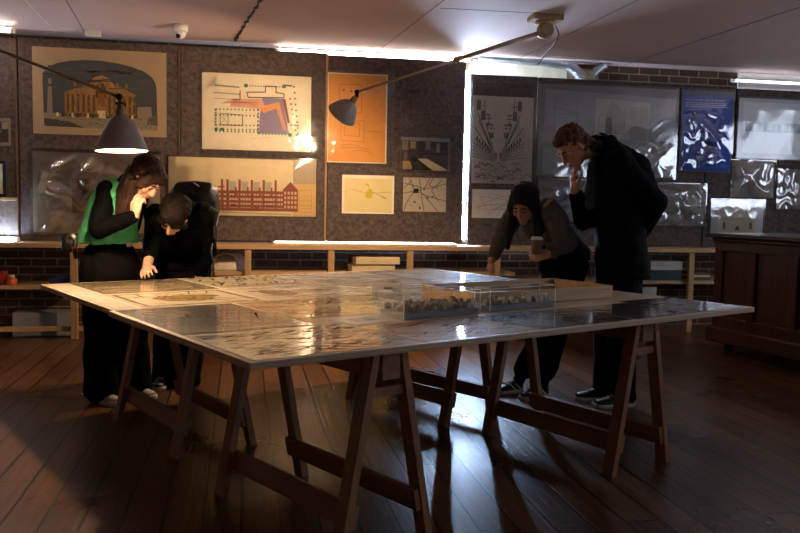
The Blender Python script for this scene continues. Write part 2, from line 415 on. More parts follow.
# ================================================================== display panels
PF = 7.90     # face of the felt panels
def panel(label, x0, x1, ztop, battens=(), y=PF, zb=SHZ+.003, bw=.02, bmat='batten'):
    t = thing('display_panel', label, 'display panel', ((x0+x1)/2, y+.03, zb), group='felt display panels along the wall')
    bm = BM(); bx(bm, loc(t, ((x0+x1)/2, y+.02, (zb+ztop)/2)), (x1-x0-.004, .036, ztop-zb), bev=.004); obj('felt_board', bm, 'felt', t)
    for bx0 in battens:
        bm = BM(); bx(bm, loc(t, (bx0, y-.003, (zb+ztop)/2)), (bw, .01, ztop-zb-.01), bev=.002); obj('batten', bm, bmat, t)
    return t
X = lambda px, py=150: at(px, py, PF).x
zt = lambda px, py: at(px, py, PF).z
xs = [X(-60), X(19), X(180.5), X(327.5), X(464.5)]
panel('felt display panel at the far end with the small framed print', xs[0], xs[1]-.004, 2.63, (xs[1]-.02,), bw=.015, bmat='battendark')
panel('felt display panel carrying the painting of the domed market hall', xs[1], xs[2], 2.635, (xs[2]-.012,), bw=.013, bmat='battendark')
panel('felt display panel carrying the coloured floor plan and red elevation', xs[2], xs[3], 2.635, (xs[3]-.014,), PF, SHZ+.022)
panel('felt display panel carrying the orange drawing, beside the bright gap', xs[3], xs[4], 2.62, (), PF, SHZ+.022)
panel('felt display panel carrying the street perspective, beyond the bright gap', X(469.5), X(536.5), zt(500, 75), (), PF+.01)
panel('felt display panel behind the man, carrying the big cloudy drawing', X(537.2), X(706.5), zt(640, 82), (), PF+.01)
panel('narrow felt display panel holding the edge of the blue poster', X(707), X(734), zt(720, 88.5), (), PF+.01)
panel('felt display panel above the wooden cabinet with wrinkled plastic sheets', X(735), X(880), zt(735, 88), (), PF+.01)

# ================================================================== strip lights behind the panels
def striplight(label, p, q, mat, r=.014, grp='strip lights behind the display panels'):
    p, q = Vector(p), Vector(q); d = (q-p).normalized()
    t = thing('strip_light', label, 'strip light', p, group=grp)
    bm = BM(); tube(bm, [p-p+d*.03, q-p-d*.03], r, 10); obj('tube', bm, mat, t)
    bm = BM(); off = Vector((0, .028, 0)); bar(bm, off, q-p+off, .035, .022, up=(0, 1, 0)); obj('batten_housing', bm, 'plastic', t)
    for s in (p, q):
        bm = BM(); e = s-p; dd = d if s == p else -d; tube(bm, [e, e+dd*.035], r+.004, 10); obj('end_cap', bm, 'plastic', t)
    return t
gx = at(467, 150, PF+.04).x
striplight('upright strip light glowing in the gap between two felt panels', (gx-.004, PF+.10, SHZ+.02), (gx-.004, PF+.10, 2.58), 'tube', .016)
striplight('long strip light glowing along the top of the panels under the ceiling', (X(275), PF+.10, 2.655), (X(473), PF+.10, 2.655), 'tubew', .016)
striplight('strip light leaking along the shelf top below the floor plan panel', (X(272), PF+.09, SHZ+.02), (X(460), PF+.09, SHZ+.02), 'tubeleak', .010)
striplight('short strip light at the ceiling above the far end panel', (atz(-75, 29, 2.645).x, atz(7, 30, 2.645).y, 2.645), (atz(13, 29, 2.645).x, atz(7, 30, 2.645).y, 2.645), 'tubew', .02)
striplight('thin strip light at the ceiling above the cabinet panel', (X(738), YB-.09, 2.60), (X(870), YB-.09, 2.60), 'tubefaint', .006)
striplight('strip light lying on the shelf top at the foot of the far end panel', (X(-75), PF-.05, SHZ+.022), (X(19), PF-.05, SHZ+.022), 'tube', .009)

striplight('added unseen fill strip light on the ceiling far behind the viewer', (-.6, -1.2, 2.62), (1.6, -1.2, 2.62), 'tubefill', .02)  # added fill light, out of view, lifting floor and trestles from the viewer's side
# ================================================================== ceiling fittings
p = at(180, 30, 7.3)
t = thing('security_camera', 'white dome security camera on the ceiling above the panels', 'camera', (p.x, 7.3, ZC))
bm = BM(); lathe(bm, [(.001, -.001), (.062, -.001), (.066, -.02), (.066, -.055), (.058, -.06), (.001, -.06)]); obj('housing', bm, 'plastic', t)
bm = BM(); lathe(bm, [(.05, -.058), (.05, -.075), (.042, -.098), (.025, -.112), (.001, -.117)]); obj('dome', bm, 'plastic', t)
bm = BM(); lathe(bm, [(.001, .0), (.02, .0), (.02, .01), (.001, .012)], (-.012, -.033, -.098), (-.2, -.8, -.6)); obj('lens', bm, 'black', t)
p = at(93, 37, 7.75)
bm = BM(); bx(bm, (p.x, 7.75, ZC-.026), (.13, .06, .05), bev=.004); tag(obj('junction_box', bm, 'plastic'), 'small white box on the ceiling above the market hall painting', 'junction box')
bm = BM(); tube(bm, [(-1.57, 6.4, ZC-.006), (-1.6, 7.0, ZC-.006), (-1.61, 7.6, ZC-.006), (-1.48, 7.72, ZC-.006), (-1.42, 7.80, ZC-.006)], .005, 6)
tag(obj('cable', bm, 'plastic'), 'thin pale cable running across the ceiling to a white box', 'cable')
bm = BM(); pts = []
for i in range(34):
    f = i/33; pts.append((.2-.27*f+.008*math.sin(i*2.3), 5.6+2.22*f, ZC-.012-.006*math.sin(i*1.7)))
tube(bm, pts, [.009+.004*(i % 3 == 0) for i in range(34)], 6)
tag(obj('cable', bm, 'cable'), 'black knotted cable running across the ceiling above the floor plan', 'cable')
def duct(label, px, Y, r):
    pts = [at(a, b, Y) for a, b in px]
    bm = BM(); P = []
    for a, b in zip(pts, pts[1:]):
        n = max(3, int((b-a).length/.012))
        for k in range(n): P.append(a.lerp(b, k/n))
    for _ in range(8): P = [P[0]]+[(P[i-1]+P[i]*2+P[i+1])/4 for i in range(1, len(P)-1)]+[P[-1]]
    tube(bm, P, [r*(1+.05*(i % 2)+.07*noise.noise(Vector((i*.3, r*50, 1)))) for i in range(len(P))], 14)
    return tag(obj('air_duct', bm, 'foil'), label, 'duct', 'foil air ducts above the panels')
duct('long crinkled foil air duct hanging under the ceiling above the felt panels', [(478, 55), (500, 57), (545, 61), (568, 64), (584, 79)], 8.05, .055)
duct('short stub of foil air duct beside the longer one', [(592, 75), (597, 70), (606, 64)], 8.05, .045)

# ------------------------------------------------------------------ long-armed lamps
def armlamp(label, rim, axis, R, L, mount, mdir, elbow=None, bulb='bulb'):
    """rim centre, axis pointing out of the shade's mouth, rim radius, shade length, mount point on the ceiling"""
    rim = Vector(rim); ax = Vector(axis).normalized(); mount = Vector(mount)
    t = thing('angle_lamp', label, 'lamp', (mount.x, mount.y, ZC), group='long-armed lamps with conical shades')
    o = t.location; apex = rim-ax*L
    r = rim-o; a = apex-o
    bm = BM()
    prof = [(.022, 0), (.034, .012), (R*.5, L*.2), (R*.74, L*.5), (R*.9, L*.78), (R, L), (R+.003, L), (R+.003, L-.004)]
    lathe(bm, [(.001, -.002)]+prof[:6], a, ax, 40); sh_ = obj('lamp_shade', bm, 'shade', t)
    bm = BM(); lathe(bm, [(max(.002, q-.003), z+.003) for q, z in prof[:5]]+[(R-.002, L)], a, ax, 40); obj('shade_lining', bm, 'shadein', sh_)
    bm = BM(); lathe(bm, [(.001, -.055), (.016, -.055), (.018, -.04), (.024, -.02), (.026, .02), (.02, .05), (.001, .05)], a, ax, 16); obj('bulb_holder', bm, 'arm', t)
    bm = BM(); ball(bm, a+ax*(L*.74), .031, 2); obj('bulb', bm, bulb, t)
    # knuckle joints and arm
    k1 = a-ax*.055; d = (mount-o-k1).normalized()
    e = k1+Vector((0, 0, .05))+d*.03 if elbow is None else Vector(elbow)-o
    bm = BM(); tube(bm, [k1, e], .009, 10); ball(bm, k1, .017); ball(bm, e, .02); obj('knuckle', bm, 'dark', t)
    bm = BM(); s = d.cross(Vector((0, 0, 1))).normalized(); tube(bm, [k1-s*.03, k1+s*.03], .008, 8); ball(bm, k1+s*.032, .012, 1); obj('wing_screw', bm, 'dark', t)
    mm = mount-o
    mid = e.lerp(mm, .52)
    bm = BM(); tube(bm, [e, e.lerp(mm, .25), mid+d*.03], .0095, 10); obj('inner_arm', bm, 'arm', t)
    bm = BM(); tube(bm, [mid, mm], .0165, 12); obj('outer_arm', bm, 'arm', t)
    bm = BM(); tube(bm, [mid-d*.02, mid+d*.05], .02, 12); obj('collar', bm, 'arm', t)
    # ceiling mount
    bm = BM(); bx(bm, (0, 0, -.022), (.24, .16, .04), bev=.005); obj('mounting_block', bm, 'batten', t)
    bm = BM(); lathe(bm, [(.001, -.042), (.075, -.042), (.08, -.06), (.06, -.075), (.045, -.08)]); obj('mounting_plate', bm, 'cream', t)
    bm = BM(); ball(bm, mm, .068, 3, (1, .8, .95)); tube(bm, [mm-Vector((0, .075, 0)), mm+Vector((0, .075, 0))], .045, 16); obj('swivel', bm, 'cream', t)
    return t
rimc = at(122, 151, 4.5); rimc.z -= .0
m1 = atz(-215, -33, 2.60)
armlamp('lit long-armed lamp hanging over the woman in the green top', rimc, (0.03, -.02, -1), .131, .185, m1, None, elbow=at(119, 97, 4.5))
a2 = at(352.5, 101, 6.25); ax2 = Vector((-.50, .52, -.68)).normalized()
m2 = atz(545, 31, 2.585)
armlamp('grey long-armed lamp tilted towards the wall in front of the orange drawing', a2+ax2*.145, ax2, .118, .145, m2, None, elbow=at(357, 92, 6.2), bulb='bulb2')
pts = [m2+Vector((.07, -.03, .04)), m2+Vector((.1, -.04, -.02)), m2+Vector((.09, -.02, -.07)), at(546, 54, 6.5), at(535, 68, 6.6)]
bm = BM(); P = []
for a, b in zip(pts, pts[1:]): P += [a.lerp(b, k/5) for k in range(5)]
for _ in range(3): P = [P[0]]+[(P[i-1]+P[i]*2+P[i+1])/4 for i in range(1, len(P)-1)]+[P[-1]]
tube(bm, P, .0035, 6); tag(obj('cable', bm, 'cable'), 'dark flex sagging from the lamp mount towards the foil duct', 'cable')

# ================================================================== the table
TA = Vector((.037, 2.577, 0)); TH = math.radians(25.9)
TU = Vector((math.cos(TH), math.sin(TH), 0)); TV = Vector((-math.sin(TH), math.cos(TH), 0))
def tp(u, v, z=0): return TA+TU*u+TV*v+Vector((0, 0, z))
def uvof(p): d = Vector((p.x, p.y, 0))-TA; return d.dot(TU), d.dot(TV)
BZ0, BZ1 = .7235, .7485
def board(label, u0, u1, v0, v1, dz=0):
    c = tp((u0+u1)/2, (v0+v1)/2, BZ0)
    t = thing('table_board', label, 'table top', c, TH, 'plywood boards forming the big table')
    bm = BM(); bx(bm, (0, 0, .0125+.0002), (u1-u0, v1-v0, .0246-.0004), bev=.0015); o = obj('plywood_sheet', bm, ['ply'], t)
    bm = BM()
    for z in (.0065, .0165):
        for s, (cx, cy, w, d) in enumerate(((0, -(v1-v0)/2, u1-u0, 0), (0, (v1-v0)/2, u1-u0, 0), (-(u1-u0)/2, 0, 0, v1-v0), ((u1-u0)/2, 0, 0, v1-v0))):
            bx(bm, (cx, cy, z), (max(w-.01, .0012), max(d-.01, .0012), .0055))
    obj('edge_ply', bm, 'plyedge', t)
    return t
board('front plywood board of the big table, carrying the two model cases', -.012, 2.83, 0, 1.395)
board('back plywood board of the big table, reaching to the people behind it', .012, 2.84, 1.3975, 2.70)

def trestle_proto(label):
    t = thing('trestle', label, 'trestle', group='wooden trestles under the big table')
    hu, hv, H = .205, .415, .722
    bm = BM(); bx(bm, (0, 0, H-.052), (.085, hv*2+.07, .1), bev=.003); obj('top_beam', bm, 'trestley', t)
    for sv in (-1, 1):
        for su in (-1, 1):
            bm = BM(); p, q = Vector((su*hu, sv*hv, 0)), Vector((su*.062, sv*hv, H-.004))
            vs = bar(bm, p, q, .062, .034, up=(1, 0, 0), bev=.002)
            for v in vs:
                if v.co.z < .02: v.co.z = .001
                if v.co.z > H-.02: v.co.z = H-.002
            obj('leg', bm, 'trestle', t)
        bm = BM(); z = .575; w = .062+(hu-.062)*(1-z/H); bx(bm, (0, sv*hv, z), (w*2-.02, .03, .035), bev=.002); obj('rung', bm, 'trestle', t)
    for su in (-1, 1):
        z = .145; x = .062+(hu-.062)*(1-z/H)
        bm = BM(); R = Matrix.Rotation(math.atan2((hu-.062)*su, H), 3, 'Y').transposed()
        bx(bm, (su*(x-.03), 0, z), (.024, hv*2+.05, .085), R, .002); obj('stretcher', bm, 'trestley', t)
    return t
TR = [('trestle at the table corner nearest the viewer', .535, .50, 4), ('trestle beside the legs of the woman in the green top', .53, 1.90, 0),
      ('trestle at the table corner nearest the old cabinet', 2.09, .545, 0), ('trestle standing in the bluish light on the floor under the table', 1.95, 1.65, 6)]
tpz = trestle_proto(TR[0][0])
for i, (lb, u, v, r) in enumerate(TR):
    t = tpz if i == 0 else copy_tree(tpz)
    t.location = tp(u, v, 0); t.rotation_euler.z = TH+math.radians(r); t['label'] = lb

# ================================================================== old cabinet on castors
CA = Vector((4.075, 6.62, 0)); cd = Vector((.155, -.97, 0)).normalized(); CR = math.atan2(cd.y, cd.x)   # local x runs along the visible face
cab = thing('wooden_counter', 'old dark mahogany counter with panelled front standing on castors', 'cabinet', CA, CR)
LC, DC = 3.2, .75      # length, depth (local +y is away from the face)
def cbox(name, c, s, mat, parent=cab, bev=.004):
    bm = BM(); bx(bm, c, s, bev=bev); return obj(name, bm, mat, parent)
cbox('body', (LC/2, DC/2+.02, .545), (LC-.02, DC-.04, .89), 'mahog')
cbox('plinth', (LC/2, DC/2, .155), (LC+.09, DC+.08, .13), 'mahog', bev=.012)
cbox('counter_top', (LC/2, DC/2, 1.018), (LC+.14, DC+.14, .036), 'mahogtop', bev=.01)
cbox('moulding', (LC/2, DC/2, .982), (LC+.05, DC+.05, .034), 'mahog', bev=.012)
edges = [0, .10]; x = .10
bm = BM()
stiles = [(0, .095)]
x = .095; pans = []
for w in (.30, .36, .36, .36, .36, .36, .36):
    pans.append((x, x+w)); x += w
    stiles.append((x, x+.085)); x += .085
for a, b in stiles:
    if a < LC: cbox('stile', (min((a+b)/2, LC-.03), .01, .59), (b-a, .03, .75), 'mahog')
cbox('rail', (LC/2, .0095, .925), (LC, .031, .08), 'mahog'); cbox('rail', (LC/2, .0095, .265), (LC, .031, .1), 'mahog')
for a, b in pans:
    if b < LC:
        bm = BM(); bx(bm, ((a+b)/2, .032, .6), (b-a-.004, .02, .57), bev=.003); bx(bm, ((a+b)/2, .026, .6), (b-a-.09, .014, .48), bev=.006); obj('panel', bm, 'mahog', cab)
for xx in (.12, LC/2, LC-.12):
    for yy in (.09, DC-.09):
        c = thing('castor', None, None);
        c.parent = cab; c.location = (xx, yy, 0)
        bm = BM(); tube(bm, [(0, -.016, .04), (0, .016, .04)], .0395, 18); obj('castor_wheel', bm, 'dark', c)
        bm = BM(); bx(bm, (0, 0, .087), (.05, .05, .012)); bx(bm, (0, -.024, .062), (.02, .006, .05)); bx(bm, (0, .024, .062), (.02, .006, .05)); obj('castor_fork', bm, 'dark', c)
# ================================================================== pictures on the felt panels
INK, CREAM, RED, GRN = '#3a332c', '#e6d8b8', '#8f4a35', '#3f7a52'
class WQ:
    """a sheet pinned flat on a felt panel, measured from its corners"""
    def __init__(s, tl, tr, br, bl, y=PF-.0035):
        a, b, c, d = (at(*p, y) for p in (tl, tr, br, bl))
        s.x0, s.x1 = (a.x+d.x)/2, (b.x+c.x)/2; s.z0, s.z1 = (c.z+d.z)/2, (a.z+b.z)/2; s.y = y
        s.w, s.h = s.x1-s.x0, s.z1-s.z0
    def to(s, x, y, k=0): return Vector((s.x0+x, s.y-k, s.z0+y))
    def sheet(s, base): return Sheet(s.w, s.h, base)
    def sub(s, dx0, dz0, dx1, dz1, dy=0):
        q = WQ.__new__(WQ); q.x0, q.x1, q.z0, q.z1, q.y = s.x0+dx0, s.x1+dx1, s.z0+dz0, s.z1+dz1, s.y-dy
        q.w, q.h = q.x1-q.x0, q.z1-q.z0; return q
def cpm(sh, x0, y0, x1, y1):
    """drawing units of a study of the sheet -> sheet coordinates"""
    return lambda *p: [((p[i]-x0)/(x1-x0)*sh.w, (y1-p[i+1])/(y1-y0)*sh.h) for i in range(0, len(p), 2)]
def nz(x, y, s, seed=0): return noise.noise(Vector((x*s, y*s, seed)))
def ridged(x, y, s, seed=0): return (1-abs(nz(x, y, s, seed)*2))
def crease(w, h, amp, seed, s=5, base=.003, edge=True, mask=None):
    def f(x, y):
        a = amp*(.6*max(0, ridged(x*1.0, y*.8, s, seed))**3+.5*abs(nz(x, y, s*.5, seed+3))+.22*max(0, ridged(x, y, s*2.6, seed+9))**2)
        if mask: a *= mask(x/w, y/h)
        if edge: a *= min(1, 6*min(x, w-x)/w+.12, 6*min(y, h-y)/h+.12)
        return base+a
    return f

# painting of a domed market hall in a cream mount with an arched opening
q = WQ((31, 46), (166, 53), (167, 137), (34, 134)); s = q.sheet('#a88f6e'); c = cpm(s, 25, 25, 750, 515)
def c1(*p): return c(*p)
ar = [(85, 470), (700, 478)]+[(695, 240), (690, 205), (670, 170), (630, 140), (560, 115), (480, 98), (390, 88), (300, 88), (220, 97), (150, 115), (105, 140), (82, 172), (78, 210)]
flat = [v for p in ar for v in p]
s.poly(c1(*flat), '#454847')
s.poly(c1(85, 470, 700, 478, 698, 400, 82, 395), '#8a7d64')
s.poly(c1(85, 470, 300, 474, 220, 440, 84, 425), '#4a4438'); s.poly(c1(100, 395, 130, 395, 125, 200, 110, 200), '#8d7b60')
s.poly(c1(585, 420, 670, 420, 665, 340, 590, 345), '#8a7860'); s.poly(c1(640, 440, 700, 450, 700, 390, 650, 400), '#5d5543')
s.poly(c1(195, 410, 580, 410, 578, 275, 500, 235, 420, 225, 330, 235, 240, 255, 195, 275), '#8f6c3f')
s.poly(c1(320, 300, 470, 300, 465, 225, 440, 195, 395, 180, 355, 190, 330, 220), '#9c7443')
s.poly(c1(360, 300, 420, 300, 418, 240, 405, 220, 390, 215, 372, 225, 362, 240), '#4e3c22')
for x in (205, 232, 260, 290, 318, 345, 430, 458, 485, 512, 540, 565): s.poly(c1(x, 385, x+13, 385, x+13, 285, x, 285), '#5d421f')
s.poly(c1(370, 345, 412, 345, 410, 275, 372, 275), '#80562a')
s.poly(c1(180, 412, 590, 412, 590, 390, 180, 390), '#57452c'); s.poly(c1(370, 415, 415, 415, 415, 372, 370, 372), '#d6c094')
for i in range(16): x = 150+i*27; s.poly(c1(x, 415, x+12, 415, x+12, 392, x, 392), ('#d9c7a2', '#39311f', '#7b5b34')[i % 3])
s.poly(c1(325, 240, 335, 205, 355, 185, 395, 172, 430, 185, 455, 215, 462, 240, 450, 240, 440, 215, 420, 195, 395, 186, 360, 197, 345, 218, 338, 240), '#b08450')
RR = random.Random(3)
for i in range(90): x, y = RR.uniform(200, 570), RR.uniform(250, 400); s.path(c1(x, y, x+RR.uniform(-3, 3), y+RR.uniform(6, 26)), RR.choice(('#6f532f', '#b58d55', '#4d3a22', '#a27c48')), .005)
for i in range(120): x, y = RR.uniform(90, 690), RR.uniform(412, 466); s.path(c1(x, y, x+RR.uniform(-10, 10), y+RR.uniform(-4, 4)), RR.choice(('#3b362b', '#978a6e', '#6b6049', '#2f2b24')), .006)
for i in range(40): x, y = RR.uniform(110, 670), RR.uniform(130, 250); s.path(c1(x-40, y, x+40, y+RR.uniform(-5, 5)), RR.choice(('#4c4f4d', '#3f4241', '#51524e')), .012)
for x in (345, 385, 425, 300, 480, 530, 250): s.poly(c1(x-8, 240, x+8, 240, x+5, 218, x, 205, x-5, 218), '#8a683d')
pm1 = s.build('market_hall_painting', 'printg', q.to)
tag(pm1, 'painting of a domed market hall in a cream mount with arched top', 'painting')

# faded drawing in wrinkled plastic, behind the woman in green
q = WQ((32, 151), (160, 155), (160, 234), (34, 232)); s = q.sheet('#a3937a')
s.rect(q.w*.02, q.h*.03, q.w*.97, q.h*.95, '#ab9b80'); s.rect(q.w*.3, q.h*.25, q.w*.62, q.h*.68, '#7f6c50')
for i in range(26): s.line(*(q.w*(.3+.32*random.random()), q.h*(.25+.4*random.random())), *(q.w*(.3+.32*random.random()), q.h*(.25+.4*random.random())), '#6b5a43', .006)
o = s.build('faded_drawing', 'print', q.to); tag(o, 'faded brown drawing under wrinkled clear plastic below the market hall painting', 'drawing')
film('plastic_sleeve', q.w+.04, q.h+.05, 70, 46, crease(q.w, q.h, .085, 3.3, 4.5), lambda x, y, k: q.to(x-.02, y-.02, k+.004), 'filmw', o)

# coloured floor plan
q = WQ((202, 71), (311, 78), (311, 152), (202, 149)); s = q.sheet('#e9dec6'); c = cpm(s, 10, 30, 680, 495)
L = lambda col, w, *p, **k: s.path(c(*p), col, w, **k)
def D(n, col, r, x0, y0, x1, y1): a, b = c(x0, y0, x1, y1); s.dots(*a, *b, n, col, r)
s.poly(c(375, 170, 500, 172, 545, 388, 355, 388, 362, 275), '#8c86a6')
s.poly(c(190, 185, 372, 178, 392, 212, 360, 240, 180, 232), '#d8a58e')
s.poly(c(350, 228, 480, 192, 528, 365, 508, 360, 462, 232, 385, 264), '#e4a366')
s.poly(c(500, 172, 520, 172, 548, 320, 534, 320), '#8a4e2c')
for i in range(7): L('#c98e7c', .004, 120+i*10, 215-i*5, 350, 190+i*6)
for i in range(12): L('#a07f97', .004, 370+i*14, 385, 372+i*12, 275-i*4)
L('#2f4a3c', .009, 280, 140, 395, 135, 395, 98, 460, 98, 460, 135, 510, 140, 510, 165, 290, 172, 280, 140)
L('#2f4a3c', .009, 240, 130, 240, 186, 195, 186); L('#8a9a83', .004, 80, 185, 195, 186)
D(16, '#4d5a4a', .006, 92, 106, 232, 112); D(16, '#4d5a4a', .005, 85, 150, 235, 155); D(14, GRN, .006, 285, 101, 500, 99)
D(1, GRN, .016, 275, 100, 275, 100); D(1, GRN, .016, 510, 95, 510, 95); D(1, GRN, .016, 550, 393, 550, 393); D(1, GRN, .014, 95, 372, 95, 372); D(1, GRN, .014, 132, 372, 132, 372)
D(9, GRN, .008, 572, 95, 600, 385); D(9, '#4d5a4a', .006, 522, 88, 558, 90); D(8, GRN, .008, 548, 170, 590, 395); D(6, '#4d5a4a', .006, 555, 330, 600, 333)
for y in (250, 285, 345, 372, 385): D(12, GRN, .007, 95, y, 348, y-3)
D(6, GRN, .008, 92, 255, 92, 345); D(7, GRN, .008, 352, 245, 350, 385)
L('#3f5a48', .007, 120, 275, 255, 280, 255, 345, 120, 345, close=True); L('#3f5a48', .005, 168, 278, 168, 345); L('#8fa08b', .003, 120, 275, 168, 345); L('#8fa08b', .003, 168, 278, 120, 345)
L('#c3b49a', .004, 300, 425, 420, 412); D(10, GRN, .008, 360, 390, 540, 390)
o = s.build('floor_plan_print', 'printg', q.to); tag(o, 'large cream print of a floor plan with purple and orange areas', 'print')
q2 = q.sub(0, -.0, .0, 0)
film('plastic_sleeve', q.w+.13, q.h+.10, 44, 30, crease(q.w+.1, q.h+.1, .018, 6.1, 2.2, .003), lambda x, y, k: q.to(x-.02, y-.05, k+.004), 'film', o)

# red street elevation with a yellow sheet at its end
q = WQ((168, 156), (316, 160.5), (316, 217.5), (169, 214), PF-.0105); s = q.sheet('#b7a88a'); c = cpm(s, 20, 42, 780, 348)
s.poly(c(20, 42, 658, 46, 658, 349, 20, 349), '#e3d2a8'); s.poly(c(658, 172, 779, 172, 779, 342, 658, 342), '#d9b676'); s.poly(c(658, 46, 780, 46, 780, 172, 658, 172), '#b4a58a')
for i, x in enumerate((290, 318, 380, 443, 505, 567)): s.poly(c(x-6, 315, x+6, 315, x+6, 155, x-6, 155), RED)
for x in (332, 395, 455, 517): s.poly(c(x, 225, x+24, 225, x+30, 165, x-8, 165), '#b9ae98')
for x in (360, 422, 484, 545): s.poly(c(x-5, 245, x+6, 245, x+5, 195, x-4, 195), RED)
for y, t in ((195, 4), (222, 8), (246, 7), (272, 7), (296, 7), (314, 8)): s.poly(c(262, y+t, 684, y+t, 684, y-t, 262, y-t) if y > 210 else c(268, y+t, 302, y+t, 302, y-t, 268, y-t), RED)
s.poly(c(604, 315, 684, 315, 684, 205, 645, 162, 604, 205), RED)
for r in range(4):
    for k in range(4): x = 612+k*18; y = 215+r*25; s.poly(c(x, y+15, x+11, y+15, x+11, y, x, y), '#d7bb92')
for r, y in enumerate((230, 254, 280, 302)):
    for k in range(24):
        x = 268+k*14
        s.poly(c(x, y+9, x+5, y+9, x+5, y-4, x, y-4), '#a9664c')
s.poly(c(455, 315, 485, 315, 480, 302, 468, 296, 458, 302), RED); s.poly(c(335, 292, 362, 292, 362, 286, 335, 286), '#5a3a2e'); s.poly(c(520, 296, 560, 296, 560, 290, 520, 290), '#5a3a2e')
s.frame(*c(690, 325)[0], *c(757, 205)[0], '#c2964f', .005)
for y in (235, 262, 288, 305): s.line(*c(690, y)[0], *c(757, y)[0], '#c2964f', .004)
s.line(*c(265, 328)[0], *c(655, 338)[0], '#9a8a6a', .006)
o = s.build('street_elevation', 'printg', q.to); tag(o, 'wide cream drawing of a long red building elevation with a yellow end sheet', 'drawing')
film('plastic_sleeve', q.w+.03, q.h+.03, 44, 20, crease(q.w, q.h, .014, 8.7, 2.5, .003), lambda x, y, k: q.to(x-.012, y-.015, k+.005), 'film', o)

# orange sheet with a pencil plan
q = WQ((327.6, 72.5), (387, 74.5), (387, 164), (327.6, 162)); s = q.sheet('#efe2c6'); c = cpm(s, 20, 32, 338, 508)
s.rect(q.w*.012, q.h*.012, q.w*.975, q.h*.985, '#d99a44')
L2 = lambda col, w, *p, **k: s.path(c(*p), col, w, **k)
L2('#8a6434', .005, 82, 95, 200, 90, 200, 240, 85, 240, close=True); L2('#8a6434', .004, 90, 290, 215, 280, 215, 395, 92, 390, close=True); L2('#8a6434', .004, 110, 300, 190, 295, 190, 365, 110, 362, close=True)
for x, y in ((102, 122), (143, 127)): s.poly(c(x-4, y+5, x+5, y+5, x+5, y-5, x-4, y-5), '#5b3d1c')
for i in range(4): L2('#9a7440', .003, 95+i*14, 180-i*4, 108+i*14, 160)
for y, a, b in ((85, 220, 250), (100, 222, 290), (118, 225, 300), (130, 222, 290), (228, 262, 282), (340, 232, 320), (415, 95, 190), (430, 90, 245), (445, 150, 250), (458, 245, 262)): L2('#8d6837', .004, a, y, (a+b)/2, y-5, b, y+2)
o = s.build('orange_drawing', 'printg', q.to); tag(o, 'tall orange sheet with a fine pencil plan behind the tilted lamp', 'drawing')
film('plastic_sleeve', q.w+.10, q.h+.05, 22, 34, crease(q.w+.1, q.h, .018, 5.2, 2.4, .003), lambda x, y, k: q.to(x-.03, y-.03, k+.004), 'film', o)

# small yellow sketch
q = WQ((342, 174), (394, 176.5), (394, 214.5), (342, 213)); s = q.sheet('#efe3c2'); c = cpm(s, 36, 265, 346, 497)
s.poly(c(50, 485, 332, 488, 332, 285, 50, 285), '#e3d08f')
s.poly(c(172, 395, 180, 365, 195, 345, 212, 350, 220, 375, 212, 400, 190, 405), '#c9b52c'); s.poly(c(172, 325, 190, 326, 188, 314, 174, 314), '#c9b84a')
s.path(c(85, 350, 180, 372, 250, 370, 330, 362), '#a99a5d', .004); s.path(c(218, 365, 300, 405), '#8f8a3f', .005); s.poly(c(270, 385, 295, 398, 290, 405, 265, 392), '#a8a04a'); s.path(c(195, 340, 190, 320), '#8f8a3f', .004)
o = s.build('yellow_sketch', 'printg', q.to); tag(o, 'small pale yellow sheet with one bright yellow spot', 'sketch')

# photograph with a long white table
q = WQ((400, 136.5), (450, 138.5), (450, 171.5), (401, 170)); s = q.sheet('#7d746a'); c = cpm(s, 388, 42, 660, 242)
s.poly(c(390, 60, 650, 66, 650, 240, 390, 240), '#3b3630'); s.poly(c(390, 42, 655, 46, 655, 66, 390, 62), '#8d8f91')
s.poly(c(470, 172, 530, 168, 652, 238, 570, 240), '#cdbb9c')
for a, b, cc, d, col in ((395, 120, 430, 65, '#8a7a60'), (440, 110, 470, 68, '#a08d6d'), (525, 115, 550, 68, '#7a7366'), (585, 130, 602, 75, '#85807a'), (400, 235, 450, 185, '#a98e60'), (405, 180, 425, 130, '#6d5d48'), (555, 110, 580, 66, '#1a1815'), (610, 120, 645, 70, '#1c1a17'), (480, 130, 515, 70, '#1d1a16')): s.poly(c(a, b, cc, b, cc, d, a, d), col)
s.poly(c(510, 145, 650, 145, 650, 135, 510, 135), '#1a1714'); s.poly(c(430, 150, 470, 160, 560, 238, 455, 238), '#2d2822')
o = s.build('photograph_print', 'printg', q.to); tag(o, 'small dark photograph of a room with a long white table', 'photograph')
film('plastic_sleeve', q.w+.10, q.h+.14, 24, 20, crease(q.w+.1, q.h+.1, .010, 2.2, 6, .003), lambda x, y, k: q.to(x-.03, y-.02, k+.004), 'film', o)

# street map
q = WQ((403, 177), (446, 178.5), (446, 212.5), (403, 211)); s = q.sheet('#b5a78d'); c = cpm(s, 398, 288, 646, 484)
for p in ((400, 380, 470, 365, 560, 345, 645, 320), (430, 290, 465, 360, 415, 440, 405, 482), (490, 290, 500, 370, 520, 480), (550, 290, 520, 350, 400, 320), (645, 420, 560, 400, 505, 380), (500, 370, 600, 480), (570, 290, 545, 330, 600, 350), (405, 350, 450, 300), (620, 300, 560, 360, 600, 420)): s.path(c(*p), '#5e5444', .007)
for i in range(40):
    x, y = random.uniform(400, 640), random.uniform(292, 480); s.path(c(x, y, x+random.uniform(-22, 22), y+random.uniform(-18, 18)), '#8b7e68', .004)
s.poly(c(455, 378, 488, 376, 486, 350, 458, 352), '#15120f')
for x, y in ((465, 428), (540, 402), (520, 350), (495, 462), (570, 398)): s.poly(c(x-7, y+7, x+7, y+7, x+5, y-7, x-6, y-6), '#6b5f4c')
